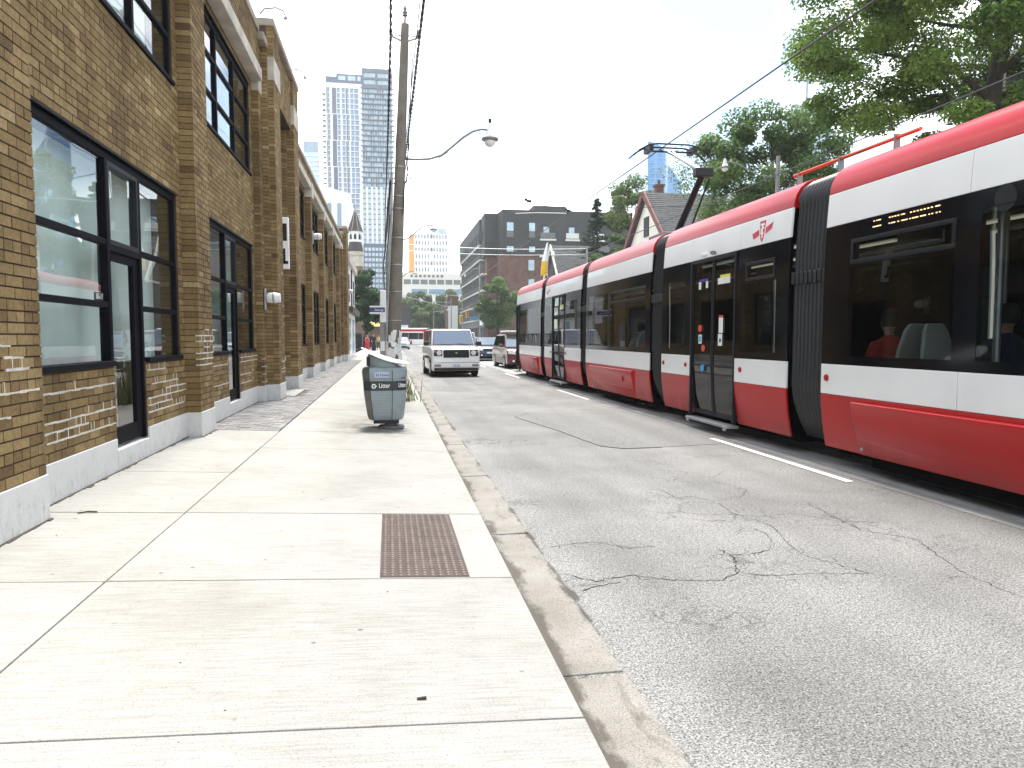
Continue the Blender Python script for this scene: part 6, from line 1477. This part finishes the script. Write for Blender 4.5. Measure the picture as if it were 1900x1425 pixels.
for i, (x, y, h, r) in enumerate(fp):
    tree('far_tree', 'hazy green tree closing the end of the street, %s of the row' % fl_[i], (x, y, -.05), h, (x, y, h * .56, r, r, h * .46), 30, 7500, .36, leaf_mid if i % 3 else leaf_pale, seed=30 + i, group='trees at the end of the street', trunk_r=.3)
# spruce
t = thing('spruce_tree', 'dark conical spruce left of the red trimmed gable', 'tree', (22.2, 76, .1))
MB().tube([(22.2, 76, .1), (22.2, 76, 16.4)], [.25, .03], 8).build('trunk', mat_bark, t, smooth=60)
pts = []; nr = []; tn = []; rg = np.random.default_rng(9); br = MB()
for k in range(190):
    z = 2.5 + 14 * (k / 190); rr = (16.8 - z) * .36 * rg.uniform(.75, 1.1) + .15; a = rg.uniform(0, 2 * math.pi); m = 70
    tpos = rg.uniform(.1, 1, m); lat = rg.normal(size=m) * .16 * rr * (1.15 - tpos)
    x = 22.2 + np.cos(a) * rr * tpos - np.sin(a) * lat; y = 76 + np.sin(a) * rr * tpos + np.cos(a) * lat; zz = z - rr * tpos * .35 + .25 * rr * tpos ** 3 + rg.normal(size=m) * .05
    pts.append(np.stack([x, y, zz], 1)); n_ = rg.normal(size=(m, 3)) * .6 + np.array([0, 0, 1]); nr.append(n_ / np.linalg.norm(n_, axis=1, keepdims=True)); tn.append(np.clip(rg.normal(.35 + .3 * tpos, .15), 0, 1))
    br.tube([(22.2, 76, z), (22.2 + math.cos(a) * rr * .9, 76 + math.sin(a) * rr * .9, z - rr * .2)], [.03, .008], 4, caps=False)
br.build('branches', mat_bark, t); leaf_mesh('crown', np.concatenate(pts), np.concatenate(nr), .16, np.concatenate(tn), leaf_spruce, t, aspect=.3)
# weeds at the foot of the leaning pole
wd = thing('weed_clump', 'tuft of yellow-green weeds at the foot of the leaning pole', 'weeds', (.15, 17.6, .1))
rg = random.Random(8); mb = MB()
for i in range(90):
    x, y = .22 + rg.gauss(0, .16), 17.7 + rg.gauss(0, .18); h = rg.uniform(.4, 1.15) * (1.0 if x < .35 else .6); dx, dy = rg.gauss(0, .12), rg.gauss(0, .08); w = rg.uniform(.006, .014)
    mb.tone = rg.random(); z = zs(min(x, .7))
    mb.add([(x - w, y, z), (x + w, y, z), (x + dx * .4 + w * .8, y + dy * .4, z + h * .6), (x + dx * .4 - w * .8, y + dy * .4, z + h * .6), (x + dx, y + dy, z + h)], [(0, 1, 2, 3), (3, 2, 4)])
stuff(mb.build('blades', leaf_grass, wd, tones=True))
# grit, leaves and litter scattered on the pavement and gutter
db = MB(); rg = random.Random(21)
for i in range(150):
    if i < 60: x, y = rg.uniform(-2.6, .7), rg.uniform(2.3, 12)
    elif i < 120: x, y = rg.uniform(.82, 1.3), rg.uniform(2.0, 14)
    else: x, y = RC + .03 + abs(rg.gauss(0, .06)), rg.uniform(6.1, 10.6)
    z = zs(x) if x < .78 else (.014 if x < 1.2 else .002); r = rg.uniform(.003, .008)
    a = rg.uniform(0, 6.28); c, s = math.cos(a) * r, math.sin(a) * r
    db.add([(x + c, y + s, z + .001), (x - s * .6, y + c * .6, z + .001), (x - c, y - s, z + .001), (x + s * .6, y - c * .6, z + .001), (x, y, z + r * .7)], [(0, 1, 4), (1, 2, 4), (2, 3, 4), (3, 0, 4)])
tag(stuff(db.build('street_grit', mat_dirt)), 'small dark grit and leaf scraps scattered on pavement and gutter', 'grit')
for i, (x, y, a, lb) in enumerate(((-2.42, 6.25, .2, 'dark twig lying on the pavement near the first pier'), (.12, 3.0, .4, 'small brown leaf lying near the bottom centre of the pavement'))):
    z = zs(x) + .004
    tag(MB().tube([(x - .07 * math.cos(a), y - .07 * math.sin(a), z), (x, y + .01, z + .006), (x + .07 * math.cos(a), y + .07 * math.sin(a), z)] if i == 0 else [(x - .02, y, z), (x + .02, y, z + .004)], .006 if i == 0 else .007, 5).build('twig' if i == 0 else 'dead_leaf', mat_bark, loc=(x, y, z)), lb, 'twig' if i == 0 else 'leaf')

# ================================================================== PEOPLE
def limb_body(name, chains, mat, parent, n=10):
    """chains of (point, radius) lofted to one mesh with rounded ends"""
    mb = MB()
    for ch in chains:
        pts = [Vector(p) for p, r in ch]; rad = [r for p, r in ch]
        d0 = (pts[0] - pts[1]).normalized(); d1 = (pts[-1] - pts[-2]).normalized()
        pts = [pts[0] + d0 * rad[0] * .8, pts[0] + d0 * rad[0] * .5] + pts + [pts[-1] + d1 * rad[-1] * .5, pts[-1] + d1 * rad[-1] * .8]
        rad = [rad[0] * .35, rad[0] * .8] + rad + [rad[-1] * .8, rad[-1] * .35]
        mb.tube(pts, rad, n)
    o = mb.build(name, mat, parent, local=True, smooth=80)
    rm = o.modifiers.new('remesh', 'REMESH'); rm.mode = 'VOXEL'; rm.voxel_size = .018; rm.use_smooth_shade = True
    sm = o.modifiers.new('smooth', 'SMOOTH'); sm.factor = .6; sm.iterations = 4
    return o
skinm = M('skin', (.36, .21, .15), .55, var=.05); skind = M('skin_dark', (.12, .07, .05), .55, var=.05); hairm = M('hair', (.012, .009, .008), .7, var=.2)
def cloth(n, c): return M(n, c, .85, var=.15, vs=6)
def person(label, loc, rz, h, top_m, leg_m, skin_=skinm, stride=.18, arm=.2, dress=None, hat=None):
    t = thing('person', label, 'person', loc, 'people on the far sidewalk', rz); s = h / 1.75
    S = lambda *p: tuple(q * s for q in p)
    hip = .92
    body = [[(S(0, 0, 1.0), .13*s), (S(0, 0, 1.2), .125*s), (S(0, .01, 1.38), .14*s), (S(0, 0, 1.46), .07*s), (S(0, -.01, 1.53), .05*s), (S(0, -.02, 1.62), .085*s), (S(0, -.015, 1.70), .085*s)],
            [(S(0, -.09, 1.62), .03*s), (S(0, -.10, 1.60), .022*s)]]
    for sg in (-1, 1):
        k = sg * stride
        body.append([(S(sg*.09, 0, hip), .095*s), (S(sg*.095, -k*.55 - .02, .5), .062*s), (S(sg*.095, k*-.9 + (.08 if k < 0 else 0), .09), .042*s)])
        body.append([(S(sg*.095, -k*.9 + (.08 if k < 0 else 0), .05), .042*s), (S(sg*.1, -k*.9 - .13, .035), .035*s)])
        body.append([(S(sg*.17, 0, 1.40), .055*s), (S(sg*.22, .04 + k*.3, 1.13), .042*s), (S(sg*.21, -.06 - arm + k*.4, .95), .032*s)])
        hp = S(sg*.21, -.09 - arm + k*.4, .93)
        for f in range(4): body.append([(tuple(hp), .016*s), ((hp[0] + (.02*f - .03)*s, hp[1] - .05*s, hp[2] - (.05 + .008*f)*s), .010*s)])
        body.append([(tuple(hp), .016*s), ((hp[0] - sg*.04*s, hp[1] - .03*s, hp[2] - .02*s), .011*s)])
    limb_body('body', body, skin_, t)
    tp = [[(S(0, 0, .98), .15*s), (S(0, 0, 1.2), .145*s), (S(0, .01, 1.39), .15*s)], [(S(-.17, 0, 1.40), .07*s), (S(.17, 0, 1.40), .07*s)]]
    for sg in (-1, 1): tp.append([(S(sg*.17, 0, 1.40), .068*s), (S(sg*.22, .04 + sg*stride*.3, 1.13), .055*s)])
    limb_body('top', tp, top_m, t)
    if dress: limb_body('dress', [[(S(0, 0, 1.3), .17*s), (S(0, 0, .9), .2*s), (S(0, 0, .45), .24*s), (S(0, 0, .15), .27*s)]], dress, t)
    else:
        lg = []
        for sg in (-1, 1):
            k = sg * stride; lg.append([(S(sg*.085, 0, hip + .04), .112*s), (S(sg*.095, -k*.55 - .02, .5), .078*s), (S(sg*.095, -k*.9 + (.08 if k < 0 else 0), .12), .06*s)])
        limb_body('trousers', lg, leg_m, t)
    MB().lathe([(.02*s, .12*s), (.07*s, .10*s), (.098*s, .03*s), (.096*s, -.04*s), (.08*s, -.09*s)], 14, S(0, .015, 1.68)).build('hair', hat or hairm, t, local=True, smooth=60)
    return t
person('person in a red sari-like dress and pink top on the far sidewalk', (-2.35, 80, .2), .4, 1.66, cloth('pink_top', (.6, .2, .25)), cloth('x1', (.1, .1, .1)), dress=cloth('red_dress', (.55, .02, .04)))
person('person in long black clothing walking right of the one in red', (-1.62, 78, .18), .1, 1.74, cloth('black_top', (.01, .01, .012)), cloth('black_legs', (.01, .01, .012)), dress=cloth('black_dress', (.012, .012, .014)))
person('person in dark jacket between the red and the black clothed walkers', (-2.02, 83, .2), 0, 1.8, cloth('dark_jacket', (.02, .02, .025)), cloth('dark_jeans', (.02, .025, .04)), skind)
person('person in yellow shirt behind the walkers', (-1.2, 85, .18), .3, 1.72, cloth('yellow_shirt', (.6, .4, .04)), cloth('grey_jeans', (.08, .09, .1)))
person('person in white shirt nearest the notice post', (-.85, 82, .16), -.3, 1.75, cloth('white_shirt', (.6, .6, .58)), cloth('blue_jeans', (.03, .05, .09)))
person('person in black standing by the iron railing', (-2.75, 84, .2), .9, 1.78, cloth('charcoal_top', (.02, .02, .02)), cloth('charcoal_legs', (.02, .02, .02)), skind)
# streetcar passengers
def passenger(label, loc, rz, top_m, skin_, arm=True):
    t = thing('person', label, 'person', loc, 'passengers inside the streetcar', rz)
    b = [[((0, 0, .12), .15), ((0, -.02, .35), .14), ((0, -.03, .52), .15), ((0, -.04, .62), .06), ((0, -.05, .68), .055), ((0, -.06, .78), .09), ((0, -.055, .86), .088)], [((0, -.14, .78), .03), ((0, -.155, .76), .02)]]
    for sg in (-1, 1):
        b.append([((sg*.1, 0, .08), .1), ((sg*.12, -.45, .08), .075), ((sg*.12, -.45, -.38), .05)]); b.append([((sg*.12, -.45, -.40), .05), ((sg*.12, -.6, -.42), .04)])
        b.append([((sg*.19, -.03, .52), .06), ((sg*.25, -.1, .24), .047), ((sg*.22, -.34, .30), .036), ((sg*.2, -.42, .34), .03)])
        hp = (sg*.2, -.45, .36)
        for f in range(4): b.append([(hp, .018), ((hp[0] + .018*f - .03, hp[1] - .06, hp[2] + .02 - .01*f), .011)])
        b.append([(hp, .018), ((hp[0] - sg*.04, hp[1] - .03, hp[2] + .03), .012)])
    limb_body('body', b, skin_, t)
    limb_body('shirt', [[((0, 0, .1), .17), ((0, -.02, .35), .16), ((0, -.03, .52), .165)], [((-.18, -.03, .52), .075), ((.18, -.03, .52), .075)]] + [[((sg*.19, -.03, .52), .075), ((sg*.24, -.08, .32), .066)] for sg in (-1, 1)], top_m, t)
    limb_body('trousers', [[((sg*.1, 0, .08), .115), ((sg*.12, -.45, .08), .09), ((sg*.12, -.45, -.34), .068)] for sg in (-1, 1)], cloth('passenger_trousers', (.03, .03, .04)), t)
    MB().lathe([(.02, .12), (.075, .10), (.105, .03), (.10, -.05), (.085, -.1)], 14, (0, -.03, .85)).build('hair', hairm, t, local=True, smooth=60)
    return t
passenger('seated passenger in red shirt with bent arm behind the nearest streetcar window', (5.93, 7.78, 1.02), math.pi, cloth('red_shirt', (.30, .02, .015)), skinm)
passenger('seated passenger in dark clothes farther right inside the streetcar', (6.4, 6.6, 1.04), math.pi * .9, cloth('navy_shirt', (.015, .02, .05)), skinm)
passenger('seated passenger in grey top behind the middle section window', (5.95, 16.55, 1.02), math.pi, cloth('grey_shirt', (.3, .28, .26)), skinm)

# ================================================================== HAZE
hz = MB().box(-310, 310, -70, 610, -1.1, 162).build('haze', bpy.data.materials.new('haze'))
hm = hz.data.materials[0]; hm.use_nodes = True; hm.node_tree.nodes.clear()
_o = hm.node_tree.nodes.new('ShaderNodeOutputMaterial'); _v = hm.node_tree.nodes.new('ShaderNodeVolumePrincipled')
_v.inputs['Density'].default_value = 0.0004; _v.inputs['Color'].default_value = (0.92, 0.96, 1.0, 1); _v.inputs['Anisotropy'].default_value = 0.2
hm.node_tree.links.new(_v.outputs[0], _o.inputs['Volume'])
tag(hz, 'thin pale haze filling the street air', 'haze', kind='stuff')
